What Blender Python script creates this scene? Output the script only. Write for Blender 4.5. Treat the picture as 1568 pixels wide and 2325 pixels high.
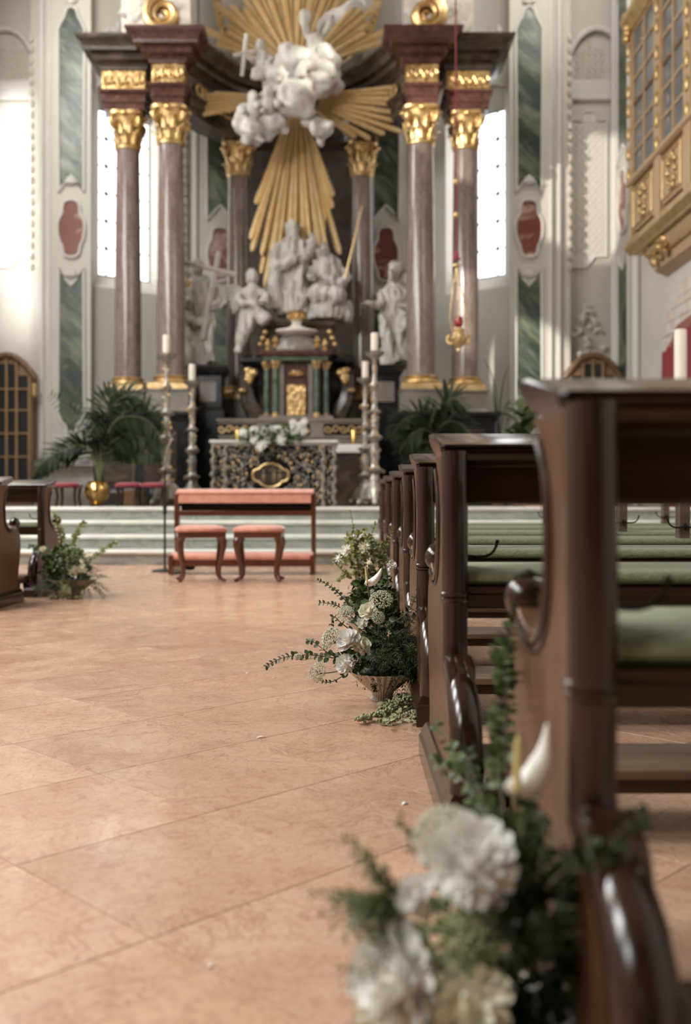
import bpy, bmesh, math, random
from math import sin, cos, pi, radians, sqrt, atan2
from mathutils import Vector, Matrix, noise

sc = bpy.context.scene
C = sc.collection
for o in list(bpy.data.objects):
    bpy.data.objects.remove(o)
R = random.Random(7)

# ------------------------------------------------------------------ camera
F, CX, HY, HC = 2280.0, 784.0, 1140.0, 0.665
cam_d = bpy.data.cameras.new('camera')
cam = bpy.data.objects.new('camera', cam_d)
C.objects.link(cam)
cam.location = (0, 0, HC)
cam.rotation_euler = (radians(90), 0, 0)
cam_d.sensor_fit = 'VERTICAL'
cam_d.sensor_height = 36.0
cam_d.sensor_width = 24.28
cam_d.lens = F / 2325 * 36.0
cam_d.shift_y = -(1162.5 - HY) / 2325
cam_d.clip_start = 0.05
cam_d.clip_end = 200
cam_d.dof.use_dof = True
cam_d.dof.focus_distance = 3.25
cam_d.dof.aperture_fstop = 2.3
sc.camera = cam

# ------------------------------------------------------------------ world, lights, exposure
w = bpy.data.worlds.new('sky')
sc.world = w
w.use_nodes = True
bgn = w.node_tree.nodes['Background']
bgn.inputs[0].default_value = (0.93, 0.96, 1.0, 1)
bgn.inputs[1].default_value = 3.0
sc.view_settings.view_transform = 'Standard'
sc.view_settings.look = 'None'
sc.view_settings.gamma = 1.0
sc.view_settings.exposure = 0.0
sc.cycles.max_bounces = 4
sc.cycles.diffuse_bounces = 3
sc.cycles.glossy_bounces = 2
sc.cycles.transmission_bounces = 2
sc.cycles.use_adaptive_sampling = True
sc.cycles.adaptive_threshold = 0.09
sc.cycles.adaptive_min_samples = 16
sc.cycles.sample_clamp_indirect = 6.0
sc.cycles.caustics_reflective = False
sc.cycles.caustics_refractive = False

def area(name, loc, target, sx, sy, power, col=(1, 0.97, 0.93), spread=180):
    l = bpy.data.lights.new(name, 'AREA')
    l.shape = 'RECTANGLE'
    l.size, l.size_y = sx, sy
    l.energy = power
    l.color = col
    l.spread = radians(spread)
    o = bpy.data.objects.new(name, l)
    C.objects.link(o)
    o.location = loc
    d = Vector(target) - Vector(loc)
    o.rotation_euler = d.to_track_quat('-Z', 'Y').to_euler()
    return o

AX = -0.865          # the church's axis of symmetry in X
# nave window daylight, left (bright side) and right; rear lamps added for the flowers
for yy, pw in ((-3.4, 480), (0.6, 900), (4.8, 760), (8.8, 640), (12.4, 420)):
    area('nave_light', (-6.95, yy, 6.2), (-1.5, yy + 0.4, 0.6), 2.2, 5.0, pw, (1.0, 0.985, 0.96))
area('nave_light', (5.22, 8.6, 6.6), (1.5, 9.0, 0.5), 2.0, 4.6, 150, (1.0, 0.97, 0.93))
# choir light: window beside the left niche, plus two unseen lamps added as fill
area('choir_light', (-6.93, 18.3, 6.4), (-6.52, 19.75, 6.2), 0.6, 4.4, 60, (1.0, 0.98, 0.95), 62)
area('choir_light', (-5.9, 15.6, 9.7), (2.2, 18.9, 6.0), 1.8, 3.2, 300, (1.0, 0.98, 0.94))
area('choir_light', (4.3, 16.4, 11.8), (-1.2, 18.2, 7.6), 1.6, 1.8, 150, (1.0, 0.97, 0.92))
# shafts of sun from high windows: onto the glory, and across the head of the aisle
def shaft(loc, target, power, deg, blend=0.4):
    sp = bpy.data.lights.new('sun_shaft', 'SPOT')
    sp.energy = power; sp.spot_size = radians(deg); sp.spot_blend = blend; sp.shadow_soft_size = 0.10; sp.color = (1, 0.95, 0.86)
    o = bpy.data.objects.new('sun_shaft', sp); C.objects.link(o)
    o.location = loc
    o.rotation_euler = (Vector(target) - Vector(loc)).to_track_quat('-Z', 'Y').to_euler()
shaft((4.6, 13.0, 11.8), (-0.45, 17.3, 8.35), 3400, 6.0)
shaft((-6.6, 10.6, 9.5), (0.1, 6.6, 0.2), 2600, 16.0, 0.8)
shaft((-6.6, 8.0, 9.4), (4.65, 19.75, 6.7), 8500, 9.0, 0.15)
shaft((-6.6, 3.0, 9.5), (3.5, 19.2, 3.3), 17000, 5.2, 0.4)

def at(px, py, d):
    """world point at depth d for a pixel of the 1568 x 2325 frame"""
    return Vector(((px - CX) * d / F, d, HC + (HY - py) * d / F))

# ------------------------------------------------------------------ object helpers
def tag(o, label=None, cat=None, group=None, kind=None):
    if label: o['label'] = label
    if cat: o['category'] = cat
    if group: o['group'] = group
    if kind: o['kind'] = kind
    return o

def empty(name, loc=(0, 0, 0), rz=0.0, label=None, cat=None, group=None, parent=None):
    o = bpy.data.objects.new(name, None)
    o.empty_display_size = 0.1
    C.objects.link(o)
    o.location = loc
    o.rotation_euler = (0, 0, rz)
    if parent: o.parent = parent
    return tag(o, label, cat, group)

def link(name, me, parent=None, loc=None, rot=None, scale=None):
    o = bpy.data.objects.new(name, me)
    C.objects.link(o)
    if parent: o.parent = parent
    if loc is not None: o.location = loc
    if rot is not None: o.rotation_euler = rot
    if scale is not None: o.scale = scale
    return o

def copy_tree(o, parent=None, names=None):
    c = o.copy()
    C.objects.link(c)
    c.parent = parent
    for ch in o.children:
        copy_tree(ch, c)
    return c

class G:
    """collects verts and faces for one mesh"""
    def __init__(s):
        s.v, s.f = [], []
    def add(s, vs, fs):
        n = len(s.v)
        s.v.extend([tuple(x) for x in vs])
        s.f.extend([tuple(i + n for i in f) for f in fs])
        return s
    def box(s, a, b):
        x0, y0, z0 = a; x1, y1, z1 = b
        return s.add([(x0,y0,z0),(x1,y0,z0),(x1,y1,z0),(x0,y1,z0),(x0,y0,z1),(x1,y0,z1),(x1,y1,z1),(x0,y1,z1)],
                     [(3,2,1,0),(4,5,6,7),(0,1,5,4),(1,2,6,5),(2,3,7,6),(3,0,4,7)])
    def cbox(s, c, h):
        return s.box([c[i]-h[i] for i in range(3)], [c[i]+h[i] for i in range(3)])
    def prism(s, poly, a, b, axis='x'):
        """2-D polygon extruded from a to b along axis; poly in the remaining two coordinates (in order)"""
        n = len(poly)
        def P(p, t):
            return {'x': (t, p[0], p[1]), 'y': (p[0], t, p[1]), 'z': (p[0], p[1], t)}[axis]
        vs = [P(p, a) for p in poly] + [P(p, b) for p in poly]
        fs = [tuple(range(n)), tuple(range(2*n-1, n-1, -1))]
        fs += [(i, n+i, n+(i+1) % n, (i+1) % n) for i in range(n)]
        return s.add(vs, fs)
    def rings(s, rings, cap=True, closed=True):
        m = len(rings[0]); vs = []; fs = []
        for r in rings: vs += list(r)
        k = m if closed else m - 1
        for i in range(len(rings)-1):
            for j in range(k):
                a = i*m + j; b = i*m + (j+1) % m
                fs.append((a, b, b+m, a+m))
        if cap and closed:
            fs.append(tuple(range(m-1, -1, -1)))
            fs.append(tuple((len(rings)-1)*m + j for j in range(m)))
        return s.add(vs, fs)
    def lathe(s, prof, c=(0,0,0), n=24, flute=0.0, nfl=0, sx=1.0, sy=1.0, cap=True):
        rs = []
        for r, z in prof:
            ring = []
            for k in range(n):
                a = 2*pi*k/n
                rr = r*(1 + (flute*cos(nfl*a) if nfl else 0))
                ring.append((c[0]+rr*cos(a)*sx, c[1]+rr*sin(a)*sy, c[2]+z))
            rs.append(ring)
        return s.rings(rs, cap)
    def tube(s, path, rad, n=8, cap=True, flat=1.0, up=None):
        path = [Vector(p) for p in path]
        if not isinstance(rad, (list, tuple)): rad = [rad]*len(path)
        rs = []; prev = None
        for i, p in enumerate(path):
            t = (path[min(i+1, len(path)-1)] - path[max(i-1, 0)])
            if t.length < 1e-9: t = Vector((0,0,1))
            t.normalize()
            if prev is None:
                ref = Vector(up) if up is not None else (Vector((0,0,1)) if abs(t.z) < 0.9 else Vector((1,0,0)))
                u = t.cross(ref)
                if u.length < 1e-6: u = t.cross(Vector((0,1,0)))
                u.normalize()
            else:
                u = prev - t*prev.dot(t)
                if u.length < 1e-6: u = t.orthogonal()
                u.normalize()
            prev = u
            v = t.cross(u)
            rs.append([p + u*rad[i]*cos(2*pi*k/n) + v*rad[i]*flat*sin(2*pi*k/n) for k in range(n)])
        return s.rings(rs, cap)
    def ball(s, c, r, nu=12, nv=8, rot=None):
        if not isinstance(r, (list, tuple)): r = (r, r, r)
        rs = []
        for i in range(1, nv):
            th = pi*i/nv
            ring = []
            for k in range(nu):
                a = 2*pi*k/nu
                p = Vector((r[0]*sin(th)*cos(a), r[1]*sin(th)*sin(a), -r[2]*cos(th)))
                if rot is not None: p = rot @ p
                ring.append(p + Vector(c))
            rs.append(ring)
        n0 = len(s.v)
        s.rings(rs, cap=False)
        top = Vector((0,0,r[2])); bot = Vector((0,0,-r[2]))
        if rot is not None: top = rot @ top; bot = rot @ bot
        k0 = len(s.v)
        s.v.append(tuple(Vector(c)+bot)); s.v.append(tuple(Vector(c)+top))
        for k in range(nu):
            s.f.append((n0+(k+1) % nu, n0+k, k0))
            b = n0+(nv-2)*nu
            s.f.append((b+k, b+(k+1) % nu, k0+1))
        return s
    def loft(s, cx, cy, hx, hy, prof):
        """stacked rectangles: prof is (offset, z)"""
        rs = []
        for off, z in prof:
            a, b = hx+off, hy+off
            rs.append([(cx-a,cy-b,z),(cx+a,cy-b,z),(cx+a,cy+b,z),(cx-a,cy+b,z)])
        return s.rings(rs)
    def sweep(s, path, prof, cap=True):
        """profile (off, z) closed polygon swept along a plan path of (x, y); off is to the right of travel"""
        rs = []
        n = len(path)
        for i in range(n):
            p = Vector(path[i]).to_2d()
            a = Vector(path[max(i-1, 0)]).to_2d(); b = Vector(path[min(i+1, n-1)]).to_2d()
            t1 = (p-a) if i > 0 else (b-p); t2 = (b-p) if i < n-1 else (p-a)
            t1.normalize(); t2.normalize()
            n1 = Vector((t1.y, -t1.x)); n2 = Vector((t2.y, -t2.x))
            m = n1+n2
            if m.length < 1e-6: m = n1
            m.normalize()
            k = 1/max(0.35, m.dot(n1))
            rs.append([(p.x+m.x*o*k, p.y+m.y*o*k, z) for o, z in prof])
        return s.rings(rs, cap)
    def mesh(s, name, mat, sharp=35, smooth=True):
        me = bpy.data.meshes.new(name)
        me.from_pydata(s.v, [], s.f)
        bm = bmesh.new(); bm.from_mesh(me)
        bmesh.ops.recalc_face_normals(bm, faces=bm.faces)
        bm.to_mesh(me); bm.free()
        if smooth:
            me.polygons.foreach_set('use_smooth', [True]*len(me.polygons))
            if sharp: me.set_sharp_from_angle(angle=radians(sharp))
        if mat is not None: me.materials.append(mat)
        me.update()
        return me
    def obj(s, name, mat, parent=None, sharp=35, bevel=0, seg=2, loc=None, rot=None):
        o = link(name, s.mesh(name, mat, sharp), parent, loc, rot)
        if bevel:
            b = o.modifiers.new('bevel', 'BEVEL'); b.width = bevel; b.segments = seg; b.limit_method = 'ANGLE'
            b.angle_limit = radians(40); b.harden_normals = False
        return o

def remesh(g, name, mat, voxel, fold=None, smooth_it=2):
    """fuse the pieces of g into one continuous surface, optionally displaced by fold(p, n) -> metres"""
    me = g.mesh(name, mat, sharp=0)
    o = bpy.data.objects.new(name, me)
    C.objects.link(o)
    m = o.modifiers.new('r', 'REMESH'); m.mode = 'VOXEL'; m.voxel_size = voxel; m.use_smooth_shade = True
    if smooth_it:
        sm = o.modifiers.new('s', 'SMOOTH'); sm.iterations = smooth_it; sm.factor = 0.5
    dg = bpy.context.evaluated_depsgraph_get()
    ev = o.evaluated_get(dg)
    me2 = bpy.data.meshes.new_from_object(ev)
    bpy.data.objects.remove(o)
    if fold:
        nv = [v.normal.copy() for v in me2.vertices]
        for v, n in zip(me2.vertices, nv):
            v.co += n*fold(v.co, n)
    me2.polygons.foreach_set('use_smooth', [True]*len(me2.polygons))
    me2.materials.clear(); me2.materials.append(mat)
    me2.update()
    return me2

def bez(p0, p1, p2, p3, n=10):
    p0, p1, p2, p3 = map(Vector, (p0, p1, p2, p3))
    return [(p0*(1-t)**3 + p1*3*t*(1-t)**2 + p2*3*t*t*(1-t) + p3*t**3) for t in [i/n for i in range(n+1)]]

def catmull(pts, k=4):
    pts = [Vector(p) for p in pts]; out = []
    for i in range(len(pts)-1):
        a = pts[max(i-1,0)]; b = pts[i]; c = pts[i+1]; d = pts[min(i+2,len(pts)-1)]
        for j in range(k):
            t = j/k
            out.append(0.5*((2*b)+(c-a)*t+(2*a-5*b+4*c-d)*t*t+(3*b-a-3*c+d)*t**3))
    out.append(pts[-1]); return out

# ------------------------------------------------------------------ materials
def mat(name, col, rough=0.5, metal=0.0, col2=None, scale=6.0, detail=4.0, stretch=(1,1,1), lo=0.4, hi=0.6,
        bump=0.0, bscale=None, distort=0.0, coat=0.0, rand=0.0, spec=0.5, veins=None, coords='Object', emit=None, sheen=0.0, trans=0.0, rough2=None, rot=None):
    m = bpy.data.materials.new(name)
    m.use_nodes = True
    nt = m.node_tree; N = nt.nodes; L = nt.links
    b = N['Principled BSDF']
    b.inputs['Base Color'].default_value = (*col, 1)
    b.inputs['Roughness'].default_value = rough
    b.inputs['Metallic'].default_value = metal
    b.inputs['Specular IOR Level'].default_value = spec
    b.inputs['Coat Weight'].default_value = coat
    b.inputs['Coat Roughness'].default_value = 0.12
    if sheen: b.inputs['Sheen Weight'].default_value = sheen
    if trans: b.inputs['Subsurface Weight'].default_value = trans
    if emit:
        b.inputs['Emission Color'].default_value = (*emit[0], 1); b.inputs['Emission Strength'].default_value = emit[1]
    out = None; mp = None
    def coord():
        nonlocal mp
        if mp is None:
            if coords == 'World':
                tc = N.new('ShaderNodeNewGeometry'); src = tc.outputs['Position']
            else:
                tc = N.new('ShaderNodeTexCoord'); src = tc.outputs['Object']
            mp = N.new('ShaderNodeMapping'); mp.inputs['Scale'].default_value = stretch
            if rot:
                mp.vector_type = 'TEXTURE'; mp.inputs['Rotation'].default_value = rot; mp.inputs['Scale'].default_value = [1/q for q in stretch]
            L.new(src, mp.inputs['Vector'])
            if rand:
                oi = N.new('ShaderNodeObjectInfo')
                mul = N.new('ShaderNodeVectorMath'); mul.operation = 'SCALE'
                mul.inputs[0].default_value = (13.1, 7.7, 5.3)
                L.new(oi.outputs['Random'], mul.inputs['Scale'])
                L.new(mul.outputs[0], mp.inputs['Location'])
        return mp.outputs['Vector']
    if col2:
        nz = N.new('ShaderNodeTexNoise'); nz.inputs['Scale'].default_value = scale; nz.inputs['Detail'].default_value = detail
        nz.inputs['Distortion'].default_value = distort; nz.inputs['Roughness'].default_value = 0.6
        L.new(coord(), nz.inputs['Vector'])
        cr = N.new('ShaderNodeValToRGB')
        cr.color_ramp.elements[0].position = lo; cr.color_ramp.elements[1].position = hi
        cr.color_ramp.elements[0].color = (*col, 1); cr.color_ramp.elements[1].color = (*col2, 1)
        L.new(nz.outputs['Fac'], cr.inputs['Fac']); out = cr.outputs['Color']
    for (vc, vs, vw, vd, vstr) in (veins or []):
        # thin irregular lines where a distorted noise crosses its mid value
        nv = N.new('ShaderNodeTexNoise'); nv.inputs['Scale'].default_value = vs; nv.inputs['Detail'].default_value = 6
        nv.inputs['Distortion'].default_value = vd; nv.inputs['Roughness'].default_value = 0.62
        L.new(coord(), nv.inputs['Vector'])
        sb = N.new('ShaderNodeMath'); sb.operation = 'SUBTRACT'; sb.inputs[1].default_value = 0.5
        L.new(nv.outputs['Fac'], sb.inputs[0])
        ab = N.new('ShaderNodeMath'); ab.operation = 'ABSOLUTE'; L.new(sb.outputs[0], ab.inputs[0])
        mr = N.new('ShaderNodeMapRange'); mr.inputs['From Min'].default_value = 0; mr.inputs['From Max'].default_value = vw
        mr.inputs['To Min'].default_value = vstr; mr.inputs['To Max'].default_value = 0
        L.new(ab.outputs[0], mr.inputs['Value'])
        mx = N.new('ShaderNodeMix'); mx.data_type = 'RGBA'
        L.new(mr.outputs[0], mx.inputs['Factor'])
        if out is not None: L.new(out, mx.inputs['A'])
        else: mx.inputs['A'].default_value = (*col, 1)
        mx.inputs['B'].default_value = (*vc, 1)
        out = mx.outputs['Result']
    if rand and out is not None or rand:
        oi = N.new('ShaderNodeObjectInfo')
        hs = N.new('ShaderNodeHueSaturation')
        mr = N.new('ShaderNodeMapRange'); mr.inputs['To Min'].default_value = 1-rand; mr.inputs['To Max'].default_value = 1+rand
        L.new(oi.outputs['Random'], mr.inputs['Value']); L.new(mr.outputs[0], hs.inputs['Value'])
        if out is not None: L.new(out, hs.inputs['Color'])
        else: hs.inputs['Color'].default_value = (*col, 1)
        out = hs.outputs['Color']
    if out is not None: L.new(out, b.inputs['Base Color'])
    if bump:
        nb = N.new('ShaderNodeTexNoise'); nb.inputs['Scale'].default_value = bscale or scale*3; nb.inputs['Detail'].default_value = 4
        L.new(coord(), nb.inputs['Vector'])
        bp = N.new('ShaderNodeBump'); bp.inputs['Strength'].default_value = bump; bp.inputs['Distance'].default_value = 0.02
        L.new(nb.outputs['Fac'], bp.inputs['Height']); L.new(bp.outputs['Normal'], b.inputs['Normal'])
        if rough2 is not None:
            rr = N.new('ShaderNodeMapRange'); rr.inputs['From Min'].default_value = 0.3; rr.inputs['From Max'].default_value = 0.7
            rr.inputs['To Min'].default_value = rough; rr.inputs['To Max'].default_value = rough2
            L.new(nb.outputs['Fac'], rr.inputs['Value']); L.new(rr.outputs[0], b.inputs['Roughness'])
    return m

M = {}
M['plaster'] = mat('plaster', (0.655, 0.625, 0.565), 0.85, col2=(0.595, 0.565, 0.505), scale=1.2, lo=0.3, hi=0.7, bump=0.05, bscale=18)
M['stucco'] = mat('stucco', (0.72, 0.69, 0.645), 0.8, bump=0.08, bscale=25)
M['stucco_pink'] = mat('stucco_pink', (0.60, 0.52, 0.45), 0.85, col2=(0.68, 0.64, 0.58), scale=5, bump=0.1, bscale=14)
M['lattice'] = mat('lattice', (0.66, 0.60, 0.50), 0.85)
M['tile'] = mat('tile', (0.52, 0.318, 0.208), 0.15, col2=(0.63, 0.425, 0.295), scale=3.2, detail=7, lo=0.32, hi=0.68, distort=0.7, rand=0.07, coords='World',
                veins=[((0.33, 0.15, 0.105), 4.2, 0.012, 1.2, 0.65), ((0.68, 0.49, 0.36), 7.5, 0.02, 1.0, 0.22), ((0.38, 0.175, 0.12), 11.0, 0.018, 0.9, 0.55), ((0.36, 0.17, 0.12), 24.0, 0.03, 0.8, 0.4)],
                bump=0.012, bscale=7, rough2=0.30, spec=0.5)
M['grout'] = mat('grout', (0.33, 0.20, 0.14), 0.8)
M['step'] = mat('step_marble_shaded', (0.22, 0.24, 0.215), 0.38, col2=(0.40, 0.42, 0.38), scale=3.0, detail=7, lo=0.35, hi=0.68, distort=1.2, stretch=(0.5,1,1.4),
                veins=[((0.55, 0.57, 0.53), 5, 0.02, 1.5, 0.6)])  # riser colour darkened, with the shade on the risers put into it
M['step_lit'] = mat('step_marble_lit', (0.60, 0.61, 0.56), 0.35, col2=(0.72, 0.73, 0.67), scale=3.0, detail=6)  # tread colour lightened, the light from above is painted in
M['wood'] = mat('dark_wood', (0.015, 0.0068, 0.0042), 0.20, col2=(0.036, 0.0155, 0.0085), scale=5, detail=5, stretch=(6,6,0.7), lo=0.3, hi=0.75, bump=0.025, bscale=14, coat=0.25, rand=0.05)
M['wood_h'] = mat('dark_wood_long', (0.015, 0.0068, 0.0042), 0.20, col2=(0.036, 0.0155, 0.0085), scale=5, detail=5, stretch=(0.5,7,7), lo=0.3, hi=0.75, bump=0.025, bscale=14, coat=0.25, rand=0.05)
M['wood_lit'] = mat('pew_wood_lit', (0.068, 0.031, 0.015), 0.36, col2=(0.125, 0.060, 0.029), scale=4, detail=6, stretch=(4,5,0.6), lo=0.3, hi=0.75, bump=0.02, bscale=14, coat=0.08, rand=0.05, spec=0.35)  # lighter copy of the pew wood; light on the aisle faces is in the colour
M['wood_grey'] = mat('worn_wood', (0.11, 0.075, 0.05), 0.4, col2=(0.20, 0.15, 0.11), scale=5, detail=5, stretch=(0.6,7,7), lo=0.3, hi=0.75)
M['cushion'] = mat('green_felt', (0.170, 0.198, 0.108), 0.95, col2=(0.240, 0.265, 0.155), scale=60, detail=3, lo=0.35, hi=0.65, bump=0.35, bscale=160, sheen=0.3)
M['iron'] = mat('iron', (0.02, 0.018, 0.016), 0.4, metal=0.6)
M['cherry'] = mat('cherry_wood', (0.070, 0.019, 0.008), 0.28, col2=(0.125, 0.038, 0.0155), scale=4, detail=5, stretch=(0.8,5,5), lo=0.3, hi=0.7, coat=0.3)
M['cherry_v'] = mat('cherry_wood_upright', (0.070, 0.019, 0.008), 0.28, col2=(0.125, 0.038, 0.0155), scale=4, detail=5, stretch=(5,5,0.8), lo=0.3, hi=0.7, coat=0.3)
M['salmon'] = mat('salmon_velvet', (0.56, 0.235, 0.165), 0.9, col2=(0.64, 0.30, 0.22), scale=14, sheen=0.5, bump=0.05, bscale=80)
M['gold'] = mat('gold', (0.80, 0.57, 0.28), 0.38, metal=0.8, col2=(0.58, 0.36, 0.14), scale=7, lo=0.35, hi=0.7, bump=0.18, bscale=26)
M['gold_ray'] = mat('gold_ray', (0.84, 0.63, 0.34), 0.40, metal=0.62, col2=(0.72, 0.48, 0.21), scale=4, lo=0.35, hi=0.7, rand=0.12)
M['gold_relief'] = mat('gold_relief', (0.76, 0.54, 0.26), 0.36, metal=0.8, col2=(0.36, 0.18, 0.05), scale=13, lo=0.4, hi=0.62, bump=0.9, bscale=16)
M['gold_pale'] = mat('pale_gilt', (0.72, 0.55, 0.30), 0.42, metal=0.75, col2=(0.60, 0.40, 0.17), scale=6, bump=0.1)
M['silver'] = mat('silver', (0.46, 0.43, 0.385), 0.42, metal=0.8, col2=(0.24, 0.21, 0.18), scale=16, lo=0.4, hi=0.65, bump=0.35, bscale=34)
M['shaft'] = mat('brown_marble', (0.165, 0.122, 0.104), 0.20, col2=(0.30, 0.238, 0.21), scale=2.2, detail=8, stretch=(2.4,2.4,0.8), lo=0.33, hi=0.7, distort=1.4,
                 veins=[((0.52, 0.44, 0.40), 3.4, 0.012, 2.0, 0.55), ((0.11, 0.06, 0.055), 4.5, 0.03, 1.2, 0.5)], coat=0.3)
M['red_marble'] = mat('red_brown_marble', (0.062, 0.024, 0.019), 0.25, col2=(0.135, 0.058, 0.045), scale=2.5, detail=7, lo=0.35, hi=0.7, distort=1.0,
                      veins=[((0.34, 0.22, 0.19), 4, 0.012, 1.5, 0.4)])
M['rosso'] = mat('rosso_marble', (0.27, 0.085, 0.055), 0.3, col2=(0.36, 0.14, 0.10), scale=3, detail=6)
M['dark_marble'] = mat('dark_brown_marble', (0.040, 0.028, 0.022), 0.26, col2=(0.105, 0.078, 0.058), scale=2.5, detail=7, lo=0.4, hi=0.72, distort=1.0, stretch=(1,1,2.2))
M['black_marble'] = mat('black_marble', (0.012, 0.012, 0.012), 0.22, col2=(0.04, 0.038, 0.036), scale=3, detail=6, lo=0.5, hi=0.8)
M['grey_marble'] = mat('grey_brown_marble', (0.17, 0.145, 0.125), 0.3, col2=(0.27, 0.235, 0.205), scale=2.5, detail=7, lo=0.35, hi=0.7, distort=1.2)
M['green_marble'] = mat('green_marble', (0.024, 0.048, 0.032), 0.34, col2=(0.30, 0.33, 0.245), scale=1.5, detail=7, stretch=(0.45,1,1.5), rot=(0,0.75,0), lo=0.42, hi=0.72, distort=0.9, rand=0.04,
                        veins=[((0.36, 0.27, 0.13), 1.6, 0.010, 0.8, 0.5), ((0.016, 0.032, 0.025), 1.8, 0.08, 0.8, 0.7)])
M['green_stone'] = mat('green_stone', (0.045, 0.085, 0.06), 0.25, col2=(0.12, 0.165, 0.115), scale=6, detail=6)
M['cartouche'] = mat('red_cartouche', (0.20, 0.052, 0.036), 0.35, col2=(0.60, 0.43, 0.36), scale=1.7, detail=4, lo=0.49, hi=0.60, distort=0.6, stretch=(0.6,1,1.3), rand=0.04)
M['statue'] = mat('white_statue', (0.56, 0.53, 0.485), 0.6, col2=(0.43, 0.40, 0.36), scale=5, lo=0.35, hi=0.7, bump=0.12, bscale=14)
M['cloud'] = mat('white_cloud', (0.60, 0.57, 0.53), 0.45, col2=(0.52, 0.49, 0.455), scale=4, bump=0.06, bscale=14)
M['candle'] = mat('candle_wax', (0.80, 0.755, 0.66), 0.55, trans=0.15)
M['white_cloth'] = mat('white_cloth', (0.72, 0.71, 0.70), 0.9)
M['glow'] = mat('window_pane', (0.9, 0.9, 0.9), 0.4, emit=((0.98, 0.985, 1.0), 2.7))
M['lead'] = mat('lead_bar', (0.22, 0.24, 0.23), 0.6)
M['oak'] = mat('oak', (0.26, 0.15, 0.068), 0.42, col2=(0.38, 0.235, 0.115), scale=4, detail=5, stretch=(4,4,0.7), lo=0.3, hi=0.7)
M['oak_dark'] = mat('oak_dark', (0.15, 0.083, 0.042), 0.42, col2=(0.22, 0.125, 0.066), scale=4, detail=5, stretch=(4,4,0.7))
M['loge'] = mat('gilt_oak', (0.47, 0.315, 0.175), 0.45, col2=(0.58, 0.41, 0.24), scale=5, detail=5, stretch=(3,3,0.8), lo=0.3, hi=0.7)
M['pane'] = mat('dark_glass', (0.15, 0.165, 0.18), 0.12, col2=(0.20, 0.215, 0.23), scale=2)
M['pane_dark'] = mat('black_glass', (0.02, 0.024, 0.028), 0.12)
M['red_velvet'] = mat('red_velvet', (0.24, 0.022, 0.035), 0.8, sheen=0.4)
M['red_glass'] = mat('red_glass', (0.30, 0.02, 0.02), 0.15)
M['leaf'] = mat('leaf', (0.036, 0.058, 0.016), 0.5, col2=(0.075, 0.105, 0.032), scale=9, lo=0.3, hi=0.7, rand=0.3, spec=0.3)
M['leaf_pale_sunlit'] = mat('leaf_pale_sunlit', (0.18, 0.20, 0.055), 0.5, col2=(0.28, 0.29, 0.10), scale=9, lo=0.3, hi=0.7, rand=0.25, spec=0.3)  # pale leaf; the sun on the aisle bush is put into this colour
M['leaf_dark'] = mat('leaf_dark', (0.016, 0.030, 0.010), 0.5, col2=(0.032, 0.050, 0.018), scale=9, rand=0.25, spec=0.3)
M['eucalyptus'] = mat('round_leaf', (0.045, 0.070, 0.026), 0.45, col2=(0.080, 0.108, 0.046), scale=9, rand=0.25, spec=0.35)
M['palm'] = mat('palm_leaf', (0.009, 0.018, 0.008), 0.55, col2=(0.020, 0.033, 0.015), scale=5, rand=0.2, spec=0.2)
M['bronze'] = mat('dull_bronze', (0.16, 0.125, 0.08), 0.5, metal=0.5)
M['stem'] = mat('stem', (0.12, 0.13, 0.05), 0.6)
M['stem_brown'] = mat('stem_brown', (0.085, 0.06, 0.03), 0.7)
M['petal'] = mat('white_petal', (0.90, 0.885, 0.83), 0.6, trans=0.1)
M['petal_cream'] = mat('cream_petal', (0.88, 0.86, 0.68), 0.6, trans=0.1)
M['lace'] = mat('lace_floret', (0.62, 0.635, 0.50), 0.8)
M['lace_green'] = mat('green_floret', (0.36, 0.42, 0.22), 0.8)
M['amaranth'] = mat('amaranth', (0.26, 0.28, 0.14), 0.85, col2=(0.36, 0.375, 0.21), scale=30, bump=0.6, bscale=90)
M['spathe'] = mat('white_spathe', (0.90, 0.90, 0.83), 0.35, trans=0.1)
M['spadix'] = mat('spadix', (0.62, 0.52, 0.22), 0.7, bump=0.4, bscale=200)
M['bowl'] = mat('stone_bowl', (0.58, 0.54, 0.49), 0.7, col2=(0.50, 0.46, 0.41), scale=6, bump=0.08, bscale=40)
M['black'] = mat('black_metal', (0.012, 0.012, 0.013), 0.45)
M['brass'] = mat('brass', (0.72, 0.48, 0.17), 0.22, metal=1.0)
M['paper'] = mat('petal_litter', (0.8, 0.78, 0.75), 0.7)
# ================================================================== the setting
def struct(o):
    o['kind'] = 'structure'
    return o

WL, WR, CEIL = AX - 6.17, AX + 6.17, 13.4
STEP_Y, STEP_H, STEP_D, NST = 10.68, 0.1525, 0.30, 4
PZ = STEP_H*NST
floor = struct(G().box((WL, -8, -0.12), (WR, 11.0, -0.004)).obj('floor', M['grout']))
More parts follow.
